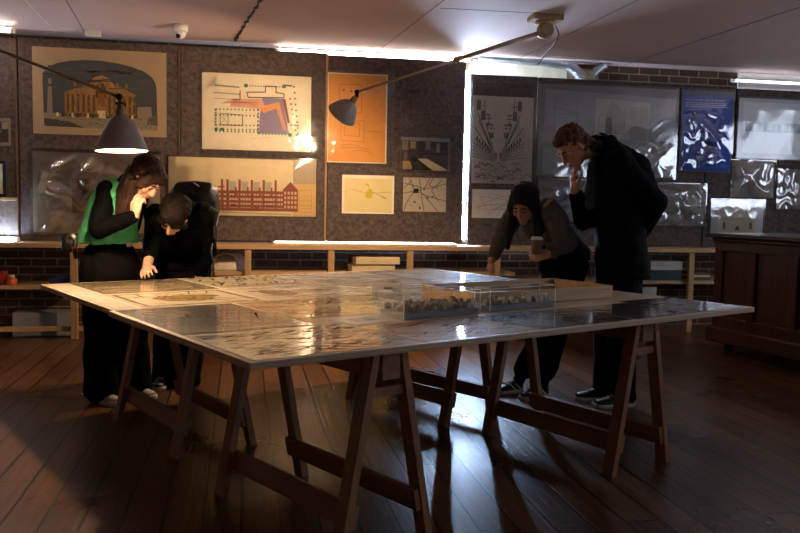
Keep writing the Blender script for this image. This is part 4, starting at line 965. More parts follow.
# ================================================================== people
M.update(skinm=pm('skin_ruddy', '#b98468', .55, var=.08, scale=(25, 25, 25)), skinf=pm('skin_fair', '#c79a80', .55, var=.07, scale=(25, 25, 25)), skint=pm('skin_tan', '#a87858', .55, var=.07, scale=(25, 25, 25)),
    hairbrown=pm('brown_hair', '#2a180f', .62, spec=.25, bump=.5, bscale=90, var=.5, scale=(60, 60, 9)), hairdark=pm('dark_brown_hair', '#150e0a', .7, spec=.1, bump=.5, bscale=90, var=.5, scale=(60, 60, 9)), hairblack=pm('black_hair', '#0f0c0b', .62, spec=.25, bump=.5, bscale=90, var=.4, scale=(60, 60, 9)), hairginger=pm('reddish_brown_hair', '#5d3522', .62, spec=.25, bump=.5, bscale=90, var=.45, scale=(45, 45, 45)),
    green=pm('green_knit', '#3d9560', .85, var=.1, scale=(30, 30, 30), bump=.3, bscale=160), blackcloth=pm('black_cloth', '#050505', .85, spec=.05, var=.15, scale=(20, 20, 20), bump=.2, bscale=140), blacktrouser=pm('black_trouser_cloth', '#070606', .85, spec=.05, var=.15, scale=(12, 12, 12), bump=.2, bscale=140),
    navy=pm('dark_suit_cloth', '#111217', .8, spec=.05, var=.15, scale=(20, 20, 20), bump=.15, bscale=200), greyknit=pm('grey_brown_knit', '#514842', .9, var=.15, scale=(40, 40, 40), bump=.4, bscale=150), scarf=pm('blue_grey_scarf', '#2a2f3a', .9, var=.3, scale=(30, 30, 30), bump=.3, bscale=120),
    nylon=pm('black_nylon', '#0e0e10', .5, var=.2, scale=(18, 18, 18), bump=.25, bscale=30), sole=pm('white_rubber', '#cfc9c0', .6, var=.06), shoeblack=pm('black_shoe', '#121213', .5, var=.1), shoewhite=pm('white_sneaker', '#bdb2a4', .6, var=.1), eye=pm('eye_dark', '#1a1310', .3), lipm=pm('lip', '#8f5648', .5), cup=pm('brown_paper_cup', '#6b4a33', .6), lid=pm('white_cup_lid', '#d8d4cc', .4, var=.03), brownleather=pm('brown_leather_strap', '#5a3220', .5))
V3 = Vector
def capsule(bm, p, q, r0, r1, seg=12, sq=None):
    p, q = V3(p), V3(q); d = q-p; L = max(d.length, 1e-5); d.normalize(); u, v = ringframe(d)
    rings = []
    for a in (-80, -50, -22): t = math.radians(a); rings.append((p+d*math.sin(t)*r0, math.cos(t)*r0))
    n = max(2, int(L/.04))
    for i in range(n+1): f = i/n; rings.append((p.lerp(q, f), r0+(r1-r0)*f))
    for a in (22, 50, 80): t = math.radians(a); rings.append((q+d*math.sin(t)*r1, math.cos(t)*r1))
    loft(bm, [[c+(u*math.cos(2*PI*k/seg)+v*math.sin(2*PI*k/seg))*r for k in range(seg)] for c, r in rings])
def chain(bm, pts, rad):
    for i in range(len(pts)-1): capsule(bm, pts[i], pts[i+1], rad[i], rad[i+1])
def ellip(bm, c, ax, rr, sub=3):
    """ellipsoid: ax = three unit axes, rr = three radii"""
    r = bmesh.ops.create_icosphere(bm, subdivisions=sub, radius=1)
    for v in r['verts']: x, y, z = v.co; v.co = V3(c)+ax[0]*x*rr[0]+ax[1]*y*rr[1]+ax[2]*z*rr[2]
def torso(bm, secs, seg=28, p=2.3):
    """secs: (centre, side axis, front axis, half width, half depth)"""
    R_ = []
    for c, s, f, w, d in secs:
        s = V3(s).normalized(); f = V3(f).normalized()
        R_.append([V3(c)+s*math.copysign(abs(math.cos(a))**(2/p), math.cos(a))*w+f*math.copysign(abs(math.sin(a))**(2/p), math.sin(a))*d for a in [2*PI*k/seg for k in range(seg)]])
    loft(bm, R_)
def remesh(name, bm, vox, mats, parent, smooth=4, noise_amp=0, nscale=12, sfac=.5, zmin=None, bare=None):
    me = bpy.data.meshes.new('t'); bmesh.ops.recalc_face_normals(bm, faces=bm.faces); bm.to_mesh(me); bm.free()
    o = bpy.data.objects.new('t', me); COL.objects.link(o)
    r = o.modifiers.new('r', 'REMESH'); r.mode = 'VOXEL'; r.voxel_size = vox; r.use_smooth_shade = True
    if smooth: s = o.modifiers.new('s', 'SMOOTH'); s.iterations = smooth; s.factor = sfac
    dg = bpy.context.evaluated_depsgraph_get(); dg.update()
    m2 = bpy.data.meshes.new_from_object(o.evaluated_get(dg)); bpy.data.objects.remove(o); bpy.data.meshes.remove(me)
    if noise_amp:
        m2.update(); ns = [v.normal.copy() for v in m2.vertices]
        for v, n in zip(m2.vertices, ns):
            v.co += n*noise_amp*(noise.noise(v.co*nscale)+.5*noise.noise(v.co*nscale*2.3))
    if zmin is not None:
        for v in m2.vertices:
            if v.co.z < zmin: v.co.z = zmin
    inv = parent.location
    for v in m2.vertices: v.co -= inv
    m2.name = name; m2.materials.clear()
    for mm in (mats if isinstance(mats, (list, tuple)) else [mats]): m2.materials.append(M[mm])
    for p in m2.polygons: p.use_smooth = True; p.material_index = 0
    if bare:
        for p in m2.polygons:
            c = p.center+inv
            if not any((c-q).length < r for q, r in bare): p.material_index = 1
    ob = bpy.data.objects.new(name, m2); COL.objects.link(ob); ob.parent = parent
    return ob
def axes(f, up=(0, 0, 1), roll=0):
    f = V3(f).normalized(); u = V3(up); u = (u-f*u.dot(f)).normalized()
    if roll: u = Quaternion(f, math.radians(roll)) @ u
    return f, u, u.cross(f)          # forward, crown, left
def head(bm, c, A, k=1.0, nose=1.0):
    f, u, s = A; P = lambda a, b, d=0: V3(c)+(f*a+u*b+s*d)*k
    ellip(bm, P(-.014, .035), (f, s, u), (.097*k, .076*k, .083*k))
    ellip(bm, P(.026, -.03), (f, s, u), (.064*k, .060*k, .080*k))
    ellip(bm, P(.005, -.045), (f, s, u), (.07*k, .062*k, .055*k))
    ellip(bm, P(.062, -.096), (f, s, u), (.026*k, .03*k, .02*k), 2)
    capsule(bm, P(.09, .018), P(.108*nose, -.026), .010*k, .0135*k, 10); ellip(bm, P(.098, -.03), (f, s, u), (.012*k, .019*k, .010*k), 2)
    capsule(bm, P(.080, .030, -.036), P(.080, .030, .036), .013*k, .013*k, 10)
    capsule(bm, P(.084, -.056, -.018), P(.084, -.056, .018), .0085*k, .0085*k, 8); capsule(bm, P(.084, -.069, -.014), P(.084, -.069, .014), .009*k, .009*k, 8)
    for d in (-1, 1):
        ellip(bm, P(.055, -.022, d*.038), (f, s, u), (.03*k, .025*k, .032*k), 2)
        ellip(bm, P(-.006, .0, d*.077), (f, s, u), (.019*k, .009*k, .031*k), 2)
        ellip(bm, P(.072, .008, d*.032), (f, s, u), (.016*k, .018*k, .013*k), 2)
def facebits(par, c, A, k, hairmat, lids=True):
    f, u, s = A; off = par.location
    P = lambda a, b, d=0: V3(c)+(f*a+u*b+s*d)*k-off
    for d in (-1, 1):
        bm = BM(); ellip(bm, P(.0815, .004, d*.032), (f, s, u), (.008*k, .0155*k, .0052*k), 2); obj('eye', bm, 'eye', par)
        bm = BM(); chain(bm, [P(.092, .034, d*.014), P(.093, .039, d*.032), P(.082, .034, d*.052)], [.0042*k, .0048*k, .003*k]); obj('eyebrow', bm, hairmat, par)
    bm = BM(); ellip(bm, P(.090, -.0625), (f, s, u), (.0055*k, .021*k, .007*k), 2); obj('mouth', bm, 'lipm', par)
def hand(bm, wr, d, n, t, k=1.0, curl=(20, 25, 20), spread=6, thumb=(35, 20), fingers=None):
    """wrist, direction towards the fingers, palm normal, side of the thumb; fingers curl towards n"""
    d = V3(d).normalized(); n = V3(n); n = (n-d*n.dot(d)).normalized(); t0 = d.cross(n).normalized(); t = t0 if t0.dot(V3(t)) > 0 else -t0
    wr = V3(wr)
    secs = [(wr-d*.01*k, .026, .02), (wr+d*.02*k, .032, .019), (wr+d*.055*k, .041, .017), (wr+d*.088*k, .041, .014)]
    torso(bm, [(c, t, n, w*k, h*k) for c, w, h in secs], 20)
    for i, (off, L) in enumerate(((.031, .072), (.0105, .081), (-.0105, .076), (-.030, .060))):
        cu = curl if fingers is None or fingers[i] is None else fingers[i]
        p = wr+(d*.083+t*off)*k; a = 0; sp = math.radians(spread*(1.5-i)/1.5)
        dd = (d*math.cos(sp)+t*math.sin(sp)).normalized(); pts = [p-dd*.012*k, p]
        for seg_, fr in zip(cu, (.45, .30, .25)):
            a += math.radians(seg_); p = p+(dd*math.cos(a)+n*math.sin(a))*L*fr*k; pts.append(p.copy())
        chain(bm, pts, [.0098*k, .0096*k, .0088*k, .0080*k, .0068*k])
    p = wr+(d*.022+t*.026)*k; a = math.radians(thumb[0])
    d1 = (d*math.cos(a)+t*math.sin(a)+n*.25).normalized(); p1 = p+d1*.042*k
    a2_ = math.radians(thumb[0]-thumb[1]); d2 = (d*math.cos(a2_)+t*math.sin(a2_)+n*.4).normalized(); p2 = p1+d2*.032*k; p3 = p2+(d2+n*.25).normalized()*.024*k
    chain(bm, [p, p1, p2, p3], [.0145*k, .0118*k, .0105*k, .0085*k])
def shoe(name, par, heel, toe, w, mat, solemat, h=.075, hi=False, lace=None):
    heel, toe = V3(heel), V3(toe); d = toe-heel; L = d.length; d.normalize(); s = V3((-d.y, d.x, 0)); off = par.location; Z = V3((0, 0, 1))
    root = None
    wid = lambda f: w*(.36+.14*math.sin(PI*min(1, f*1.25))) if f < .35 else w*(.40+.12*math.sin(PI*(f-.2)/.95))
    def ringat(f, z, sc=1.0):
        return None
    # upper
    R_ = []
    for i in range(11):
        f = i/10; top = h*(1.0+.35*(f < .35)) if f < .3 else h*(1.0-.62*((f-.3)/.7)**.8)
        ww = wid(f)*(.55 if i in (0, 10) else 1)
        c = heel+d*(L*(.03+.94*f))-off
        R_.append([c+s*math.cos(a)*ww*.93+Z*(.022+max(0, math.sin(a))*top if math.sin(a) > 0 else .022+math.sin(a)*.012) for a in [2*PI*k/16 for k in range(16)]])
    bm = BM(); loft(bm, R_); up = obj(name, bm, mat, par)
    bm = BM(); n = 28; prof = []
    for k in range(n):
        a = 2*PI*k/n; f = .5-.5*math.cos(a); x = f*L; ww = wid(f)*min(1, 6*min(f, 1-f)**.5*.6+.02) if 0 < f < 1 else .004
        prof.append((x, ww*(1 if math.sin(a) >= 0 else -1)))
    rings = [[heel+d*x+s*y*sc+Z*z-off for x, y in prof] for z, sc in ((.0015, .96), (.012, 1.04), (.026, 1.03), (.030, .98))]
    loft(bm, rings); obj('sole', bm, solemat, up)
    bm = BM()
    for k in range(4):
        f = .38+.09*k; top = h*(1.0-.62*(max(0, f-.3)/.7)**.8); c = heel+d*(L*(.03+.94*f))-off+Z*(.024+top)
        capsule(bm, c-s*.022, c+s*.022, .0035, .0035, 6)
    obj('laces', bm, lace or solemat, up)
    return up
def strands(bm, P, n=11, fall=118, r=.0075, rx=.108, ry=.094, rz=.092, seed=1, part=0.0, span=.19):
    R = random.Random(seed)
    for i in range(n):
        a0 = -.115+span*i/(n-1)
        for sd in (-1, 1):
            for j in range(2):
                pts = []; aa = a0+R.uniform(-.008, .008); m_ = R.uniform(.8, 1.05)
                sc = math.sqrt(max(.05, 1-((aa+.03)/rx)**2))
                for q in range(7):
                    ph = math.radians(4+fall*m_*q/6); w = part*sc
                    pts.append(P(aa-.012*q/6*(1 if aa < .03 else -.6), .05+rz*sc*math.cos(ph), w+sd*ry*sc*math.sin(ph)))
                rr = r*R.uniform(.7, 1.25); chain(bm, pts, [rr*.8]+[rr]*5+[rr*.6])
def person(label, base):
    return thing('person', label, 'person', base)
Zv = V3((0, 0, 1))

# ---------------------------------------------------------------- man in the dark suit jacket
def build_man():
    Y0 = 4.92
    hip = at(619, 266, Y0); base = V3((hip.x, Y0, 0))
    t = person('tall person in a dark suit jacket, head bowed, one hand at the mouth', base)
    F = V3((-1, -.05, 0)).normalized(); S = V3((-F.y, F.x, 0))   # front, left (towards the viewer)
    hc = at(573.5, 148, Y0-.02); A = axes((-.70, -.16, -.70), (-.3, 0, 1))
    kl, kr = at(621, 334, 4.78), at(607, 334, 4.98); al, ar_ = at(624, 399, 4.76), at(604, 394, 4.96)
    hl, hr = hip+S*.09, hip-S*.09
    shl, shr = at(618, 163, Y0-.17), at(606, 161, Y0+.17)
    el, er = at(657, 203, Y0-.22), at(584, 221, Y0+.10); wl, wr = at(641, 232, Y0-.02), at(574.5, 190, Y0+.01)
    nb = at(601, 142, Y0)
    chest = at(616, 192, Y0); waist = at(620, 238, Y0)
    skin = BM()
    head(skin, hc, A, 1.0); capsule(skin, hc-A[0]*.03-A[1]*.06, nb, .056, .062)
    torso(skin, [(hip-Zv*.06, S, F, .155, .11), (hip+Zv*.05, S, F, .15, .11), (waist, S, F, .14, .105), (chest, S, F, .16, .115), (at(611, 162, Y0), S, F, .15, .09), (nb, S, F, .06, .06)])
    for h_, k_, a_ in ((hl, kl, al), (hr, kr, ar_)): chain(skin, [h_-Zv*.02, k_, a_, a_-Zv*.05+F*.05], [.085, .058, .042, .035])
    chain(skin, [shl, el, wl], [.058, .045, .032]); chain(skin, [shr, er, wr], [.058, .044, .031])
    hand(skin, wr, (at(571.5, 166, Y0-.01)-wr), (1, -.1, .2), (0, -1, 0), 1.0, (12, 38, 30), 4, (40, 15))
    hand(skin, wl, (-.2, .8, -.45), (1, .2, .1), (0, 0, 1), 1.0, (35, 40, 30))
    remesh('body', skin, .0055, ['skinm', 'navy'], t, 2, bare=[(hc, .19), (wr, .21), (wl, .21)])
    facebits(t, hc, A, 1.0, 'hairginger')
    # short wavy hair
    f, u, s = A; P = lambda a, b, d=0: hc+f*a+u*b+s*d
    bm = BM(); ellip(bm, P(-.026, .052), (f, s, u), (.098, .083, .080)); ellip(bm, P(-.062, .0), (f, s, u), (.060, .080, .080)); ellip(bm, P(-.078, -.05), (f, s, u), (.05, .068, .06)); ellip(bm, P(-.085, -.09), (f, s, u), (.04, .055, .04))
    ellip(bm, P(.03, .095), (f, s, u), (.06, .066, .034)); ellip(bm, P(-.02, .0, .072), (f, s, u), (.016, .012, .05), 2)
    RH = random.Random(11)
    for i in range(60):
        th, ph = RH.uniform(0, 2*PI), RH.uniform(.05, 1.15)
        a, b, d = -.02+.1*math.sin(ph)*math.cos(th), .045+.092*math.cos(ph), .082*math.sin(ph)*math.sin(th)
        if a > .055 and b < .085: continue
        ellip(bm, P(a, b, d), (f, s, u), (.017, .016, .014), 2)
    remesh('hair', bm, .005, 'hairginger', t, 1, .007, 60)
    # jacket: torso, collar and sleeves
    bm = BM()
    torso(bm, [(at(623, 277, Y0), S, F, .205, .150), (at(622, 262, Y0), S, F, .20, .15), (at(620, 236, Y0), S, F, .185, .142), (at(618, 210, Y0), S, F, .195, .152), (at(617, 188, Y0), S, F, .205, .155), (at(614, 168, Y0), S, F, .20, .135), (at(609, 153, Y0), S, F, .16, .11), (at(604, 142, Y0), S, F, .10, .09), (at(601, 136, Y0), S, F, .075, .072)])
    chain(bm, [shl, shl.lerp(el, .5), el, el.lerp(wl, .6), wl], [.088, .078, .068, .06, .054]); chain(bm, [shr, shr.lerp(er, .5), er, er.lerp(wr, .8)], [.085, .074, .064, .05])
    capsule(bm, at(624, 166, Y0), at(633, 205, Y0-.03), .125, .115); capsule(bm, at(610, 152, Y0), at(632, 170, Y0-.05), .085, .12); capsule(bm, at(640, 178, Y0-.10), at(648, 200, Y0-.14), .09, .075)
    remesh('jacket', bm, .008, 'navy', t, 5, .006, 14)
    bm = BM()
    for a in (-150, -100, -60, -20, 20, 60, 100): pass
    C0 = at(601, 141, Y0); R1, R2 = [], []
    for k in range(24):
        a = 2*PI*k/24; dv = F*math.cos(a)*.066+S*math.sin(a)*.068; dv2 = F*math.cos(a)*.10+S*math.sin(a)*.105
        R1.append(C0+dv+Zv*(.022-.022*math.cos(a))); R2.append(C0+dv2+Zv*(-.035-.06*math.cos(a)))
    loft(bm, [R2, R1], cap=True); remesh('collar', bm, .007, 'navy', t, 3)
    bm = BM()
    for k in range(20):
        a = 2*PI*k/20; c0 = at(595, 144, Y0); capsule(bm, c0+F*math.cos(a)*.06+S*math.sin(a)*.062-Zv*.04*math.cos(a), c0+F*math.cos(a+.35)*.06+S*math.sin(a+.35)*.062-Zv*.04*math.cos(a+.35),   .03, .03, 8)
    capsule(bm, at(592, 165, Y0-.03), at(590, 205, Y0-.05), .03, .034); remesh('scarf', bm, .007, 'scarf', t, 2, .006, 40)
    bm = BM(); q0 = at(612, 178, Y0-.205)-t.location; bx(bm, q0, (.012, .004, .07), Matrix.Rotation(.15, 3, 'Y')); 
    bm.free()
    # trousers
    bm = BM(); torso(bm, [(hip-Zv*.10, S, F, .165, .125), (hip+Zv*.02, S, F, .17, .13), (hip+Zv*.09, S, F, .16, .12)])
    for h_, k_, a_ in ((hl, kl, al), (hr, kr, ar_)): chain(bm, [h_-Zv*.03, h_.lerp(k_, .5), k_, k_.lerp(a_, .6), a_+Zv*.0], [.112, .1, .085, .078, .076])
    remesh('trousers', bm, .009, 'navy', t, 5, .008, 9, zmin=.055)
    for a_, nm in ((al, 'shoe'), (ar_, 'shoe')):
        g = V3((a_.x, a_.y, 0)); shoe(nm, t, g-F*.075, g+F*.205, .1, 'shoeblack', 'sole', .07)
    return t
build_man()

# ---------------------------------------------------------------- woman in grey knit, pointing
def build_lady():
    Y0 = 5.22
    hip = at(565, 264, Y0); F = V3((-.92, -.38, 0)).normalized(); S = V3((-F.y, F.x, 0))
    t = person('person in a grey knit leaning over the table, finger pointing, cup in the other hand', V3((hip.x, Y0, 0)))
    hc = at(524, 205, 5.08); A = axes((-.52, -.60, -.60), (-.15, -.1, 1), -6); k = .94
    al, ar_ = at(541, 389, 5.05), at(516, 386, 5.22); kl, kr = at(557, 330, 5.12), at(543, 330, 5.27)
    hl, hr = hip+S*.085, hip-S*.085
    nb = at(535, 201, 5.17); shl, shr = at(549, 209, 5.04), at(516, 212, 5.30)
    el, wl = at(567, 244, 4.97), at(547, 254, 4.90)
    er, wr = at(499, 241, 5.31), at(491.5, 261, 5.26)
    tip = atz(487, 277.5, TZ+.018)
    skin = BM(); head(skin, hc, A, k); capsule(skin, hc-A[0]*.03-A[1]*.06, nb, .046, .052)
    mid = at(549, 232, 5.2)
    tx = (nb-hip).normalized(); Fd = (F-tx*F.dot(tx)).normalized()
    torso(skin, [(hip-Zv*.07, S, F, .15, .105), (hip, S, F, .15, .105), (mid, S, Fd, .125, .095), (at(541, 213, 5.18), S, Fd, .14, .09), (nb, S, Fd, .055, .05)])
    for h_, k_, a_ in ((hl, kl, al), (hr, kr, ar_)): chain(skin, [h_, k_, a_, a_-Zv*.05+F*.04], [.078, .052, .038, .032])
    chain(skin, [shl, el, wl], [.05, .04, .028]); chain(skin, [shr, er, wr], [.05, .039, .027])
    # pointing hand: index finger straight on the table, the rest curled
    dd = (tip-wr); hand(skin, wr, dd, (.35, .2, -.7), (-.5, -.85, 0), min(.9, dd.length/.158), (60, 70, 45), 3, (30, 30), [(4, 6, 6), (55, 70, 45), (62, 72, 45), (68, 72, 45)])
    cupc = at(536.5, 247, 4.86); hd = (cupc-wl)
    hand(skin, wl+Zv*-.008, V3((-.95, .12, .02)), V3((-.12, .9, .06)), (0, 0, 1), .88, (32, 52, 40), 4, (25, 10))
    remesh('body', skin, .005, ['skint', 'blacktrouser'], t, 2, bare=[(hc, .18), (wr, .2), (wl, .2)]); facebits(t, hc, A, k, 'hairblack')
    f, u, s = A; P = lambda a, b, d=0: hc+(f*a+u*b+s*d)*k
    bm = BM(); ellip(bm, P(-.03, .05), (f, s, u), (.102, .090, .085)); ellip(bm, P(-.06, -.02), (f, s, u), (.066, .086, .10))
    ellip(bm, P(.0, .088), (f, s, u), (.075, .075, .042))
    for d in (-1, 1):
        a0 = P(.028, .085, d*.05); a1 = P(.028, .0, d*.083); a2_ = P(.0, -.08, d*.09)
        chain(bm, [a0, a1, a2_], [.03, .03, .032])
        dn = a2_+V3((-.03*(d < 0)+.0, -.02, -.10)); dn2 = dn+V3((-.01, -.0, -.12 if d < 0 else -.05))
        chain(bm, [a2_, dn, dn2], [.036, .034, .018])
    capsule(bm, P(-.08, -.03), P(-.06, -.16), .06, .05)
    strands(bm, P, 10, 110, .007, seed=6, span=.145)
    remesh('hair', bm, .005, 'hairblack', t, 1, .002, 60)
    bm = BM()
    torso(bm, [(hip+Zv*.03, S, F, .18, .14), (hip+Zv*.10, S, F, .175, .138), (mid, S, Fd, .165, .125), (at(543, 218, 5.18), S, Fd, .175, .12), (at(538, 207, 5.17), S, Fd, .14, .09), (at(535, 202, 5.165), S, Fd, .075, .065)])
    chain(bm, [shl, shl.lerp(el, .5), el, el.lerp(wl, .75)], [.075, .072, .066, .05]); chain(bm, [shr, shr.lerp(er, .5), er, er.lerp(wr, .7)], [.072, .068, .056, .044])
    remesh('jumper', bm, .008, 'greyknit', t, 4, .007, 16)
    bm = BM(); torso(bm, [(hip-Zv*.07, S, F, .16, .095), (hip+Zv*.03, S, F, .165, .12), (hip+Zv*.07, S, F, .155, .12)])
    for h_, k_, a_ in ((hl, kl, al), (hr, kr, ar_)): chain(bm, [h_-Zv*.03, h_.lerp(k_, .5), k_, k_.lerp(a_, .5), a_.lerp(k_, .3)], [.088, .084, .078, .074, .072])
    remesh('trousers', bm, .009, 'blacktrouser', t, 4, .006, 9)
    for a_ in (al, ar_):
        g = V3((a_.x, a_.y, 0)); sh_ = shoe('shoe', t, g-F*.06, g+F*.17, .088, 'shoeblack', 'sole', .07)
        bm = BM(); s2 = S
        for d in (-1, 1):
            for q in (.0, .045): capsule(bm, g+F*(.0+q)+s2*d*.043+Zv*.035-t.location, g+F*(.035+q)+s2*d*.037+Zv*.07-t.location, .007, .006, 6)
        obj('side_stripe', bm, 'sole', sh_)
    # bare shoulder glimpse: strap end and bag strap across the body
    bm = BM(); capsule(bm, at(545, 206, 4.965)-t.location, at(551, 199, 5.0)-t.location, .012, .014, 8); obj('strap', bm, 'skint', t)
    # takeaway cup in her hand
    cc = cupc-Zv*.045
    ct = thing('takeaway_cup', 'takeaway coffee cup with a white lid in the hand of the woman in grey', 'cup', cc)
    bm = BM(); lathe(bm, [(.001, 0), (.027, 0), (.036, .085), (.036, .09), (.001, .09)], seg=24); obj('cup_body', bm, 'cup', ct)
    bm = BM(); lathe(bm, [(.001, .0905), (.039, .0905), (.039, .096), (.035, .098), (.033, .108), (.027, .109), (.025, .104), (.001, .104)], seg=24); obj('cup_lid', bm, 'lid', ct)
    # dark coat bundled over her arm
    tc = thing('coat', 'dark coat draped over the forearm of the woman in grey knit', 'coat', at(563, 262, 4.95))
    bm = BM()
    for a, b, r0, r1 in (((552, 264, 4.93), (574, 259, 4.97), .05, .06), ((574, 256, 5.0), (581, 268, 5.02), .06, .055), ((548, 262, 4.96), (545, 268, 4.97), .055, .05), ((560, 260, 4.95), (562, 270, 4.98), .07, .065), ((570, 262, 4.97), (573, 270, 5.0), .06, .06)):
        capsule(bm, at(*a), at(*b), r0, r1)
    remesh('cloth', bm, .009, 'blackcloth', tc, 4, .012, 12)
    # keep clear of the forearm
    return t
build_lady()

# ---------------------------------------------------------------- woman in the green vest
def build_green():
    Y0 = 5.40
    hip = at(110, 262, Y0); F = V3((.72, -.69, 0)).normalized(); S = V3((-F.y, F.x, 0))
    t = person('person in a green vest over black sleeves, cheek resting on one hand', V3((hip.x, Y0, 0)))
    hc = at(146, 180, 5.18); A = axes((.55, -.40, -.74), (.25, -.1, 1), 0); k = .95
    hl, hr = hip+S*.085, hip-S*.085
    al, ar_ = at(136, 393, 5.38), at(101, 396, 5.24); kl, kr = at(130, 330, 5.42), at(102, 330, 5.32)
    nb = at(127, 181, 5.30); shr, shl = at(107, 190, 5.25), at(140, 190, 5.48)
    er, wr = at(99, 230, 5.16), at(135, 216, 5.08)
    el, wl = at(131, 226, 5.53), at(116, 238, 5.53)
    skin = BM(); head(skin, hc, A, k); capsule(skin, hc-A[0]*.03-A[1]*.06, nb, .046, .052)
    tx = (nb-hip).normalized(); Fd = (F-tx*F.dot(tx)).normalized()
    mid = at(112, 225, 5.38)
    torso(skin, [(hip-Zv*.07, S, F, .155, .105), (hip, S, F, .155, .105), (mid, S, Fd, .125, .095), (at(117, 200, 5.34), S, Fd, .14, .095), (at(122, 186, 5.32), S, Fd, .13, .07), (nb, S, Fd, .055, .05)])
    for h_, k_, a_ in ((hl, kl, al), (hr, kr, ar_)): chain(skin, [h_, k_, a_, a_-Zv*.05+F*.04], [.08, .054, .038, .032])
    chain(skin, [shr, er, wr], [.05, .039, .027]); chain(skin, [shl, el, wl], [.05, .039, .027])
    hand(skin, wr, at(138, 196, 5.07)-wr, (.55, .6, .2), (-.8, .1, .3), .92, (22, 45, 35), 5, (38, 15), [(14, 30, 25), (18, 40, 30), (30, 55, 40), (40, 60, 40)])
    hand(skin, wl, (-.3, -.4, -.7), (-1, 0, 0), (0, -1, 0), .9)
    remesh('body', skin, .005, ['skinf', 'blackcloth'], t, 2, bare=[(hc, .165), (wr, .2), (wl, .2)]); facebits(t, hc, A, k, 'hairbrown')
    f, u, s = A; P = lambda a, b, d=0: hc+(f*a+u*b+s*d)*k
    bm = BM(); ellip(bm, P(-.028, .052), (f, s, u), (.104, .088, .086)); ellip(bm, P(-.06, -.01), (f, s, u), (.066, .082, .09)); ellip(bm, P(.03, .085), (f, s, u), (.068, .07, .045))
    # side curtains of long hair, falling straight down
    for d in (-1, 1):
        a0, a1 = P(.045, .07, d*.06), P(.03, .0, d*.082); chain(bm, [a0, a1, P(-.01, -.05, d*.086)], [.033, .03, .03])
    capsule(bm, P(.06, .075, -.05), P(.05, .02, -.075), .024, .026)
    r0 = P(-.02, -.04, -.085); chain(bm, [r0, at(129, 199, 5.16), at(124, 212, 5.16), at(121, 224, 5.17)], [.042, .047, .04, .014])
    chain(bm, [P(-.07, -.02, -.03), at(124, 192, 5.22), at(118, 212, 5.20)], [.06, .05, .018])
    strands(bm, P, 11, 110, .007, seed=8)
    RS = random.Random(5)
    for i in range(16):
        o_ = V3((RS.uniform(-.03, .03), RS.uniform(-.045, .02), 0)); chain(bm, [r0+o_, at(128, 200, 5.16)+o_, at(123.5, 213, 5.16)+o_*.9, at(121, 222+RS.uniform(-3, 4), 5.17)+o_*.7], [.010, .011, .009, .004])
    remesh('hair', bm, .005, 'hairbrown', t, 1, .002, 60)
    # black long sleeves
    bm = BM()
    chain(bm, [shr, shr.lerp(er, .5), er, er.lerp(wr, .5), er.lerp(wr, .92)], [.062, .062, .058, .05, .042]); chain(bm, [shl, el, el.lerp(wl, .9)], [.07, .058, .042])
    remesh('sleeves', bm, .007, 'blackcloth', t, 4, .005, 18)
    # green vest
    bm = BM()
    torso(bm, [(at(108, 243, 5.40), S, F, .195, .148), (at(109, 232, 5.40), S, F, .185, .145), (at(111, 222, 5.385), S, Fd, .168, .132), (at(116, 203, 5.345), S, Fd, .16, .128), (at(120, 190, 5.33), S, Fd, .15, .112), (at(124, 181, 5.31), S, Fd, .10, .085)])
    remesh('vest', bm, .007, 'green', t, 4, .006, 14)
    # wide black trousers
    bm = BM(); torso(bm, [(hip-Zv*.14, S, F, .185, .142), (hip, S, F, .178, .135), (hip+Zv*.10, S, F, .15, .118)])
    for h_, k_, a_ in ((hl, kl, al), (hr, kr, ar_)): chain(bm, [h_-Zv*.03, h_.lerp(k_, .5), k_, k_.lerp(a_, .5), a_+Zv*.045], [.118, .115, .108, .106, .105])
    remesh('trousers', bm, .009, 'blacktrouser', t, 4, .01, 8)
    for a_ in (al, ar_):
        g = V3((a_.x, a_.y, 0)); shoe('shoe', t, g-F*.07, g+F*.17, .09, 'shoewhite', 'sole', .07, lace='shoeblack')
    # shoulder bag behind her hip
    b = thing('shoulder_bag', 'small black and white bag with brown strap at the green-vested person\'s hip', 'bag', at(72, 243, 5.46))
    bm = BM(); o0 = b.location
    torso(bm, [(at(69, 252, 5.46), (1, 0, 0), (0, 1, 0), .03, .03), (at(70, 247, 5.46), (1, 0, 0), (0, 1, 0), .045, .04), (at(70.5, 238, 5.46), (1, 0, 0), (0, 1, 0), .05, .042), (at(73, 232, 5.46), (1, 0, 0), (0, 1, 0), .03, .03)])
    remesh('body', bm, .006, 'nylon', b, 2, .004, 40)
    bm = BM(); chain(bm, [at(74, 236, 5.415)-o0, at(78, 240, 5.41)-o0, at(76, 248, 5.415)-o0], [.012, .014, .010]); obj('white_cloth', bm, 'sole', b)
    bm = BM(); chain(bm, [at(75, 248, 5.42)-o0, at(77, 257, 5.43)-o0], [.016, .014]); obj('strap', bm, 'brownleather', b); b.location.x -= .006
    return t
build_green()

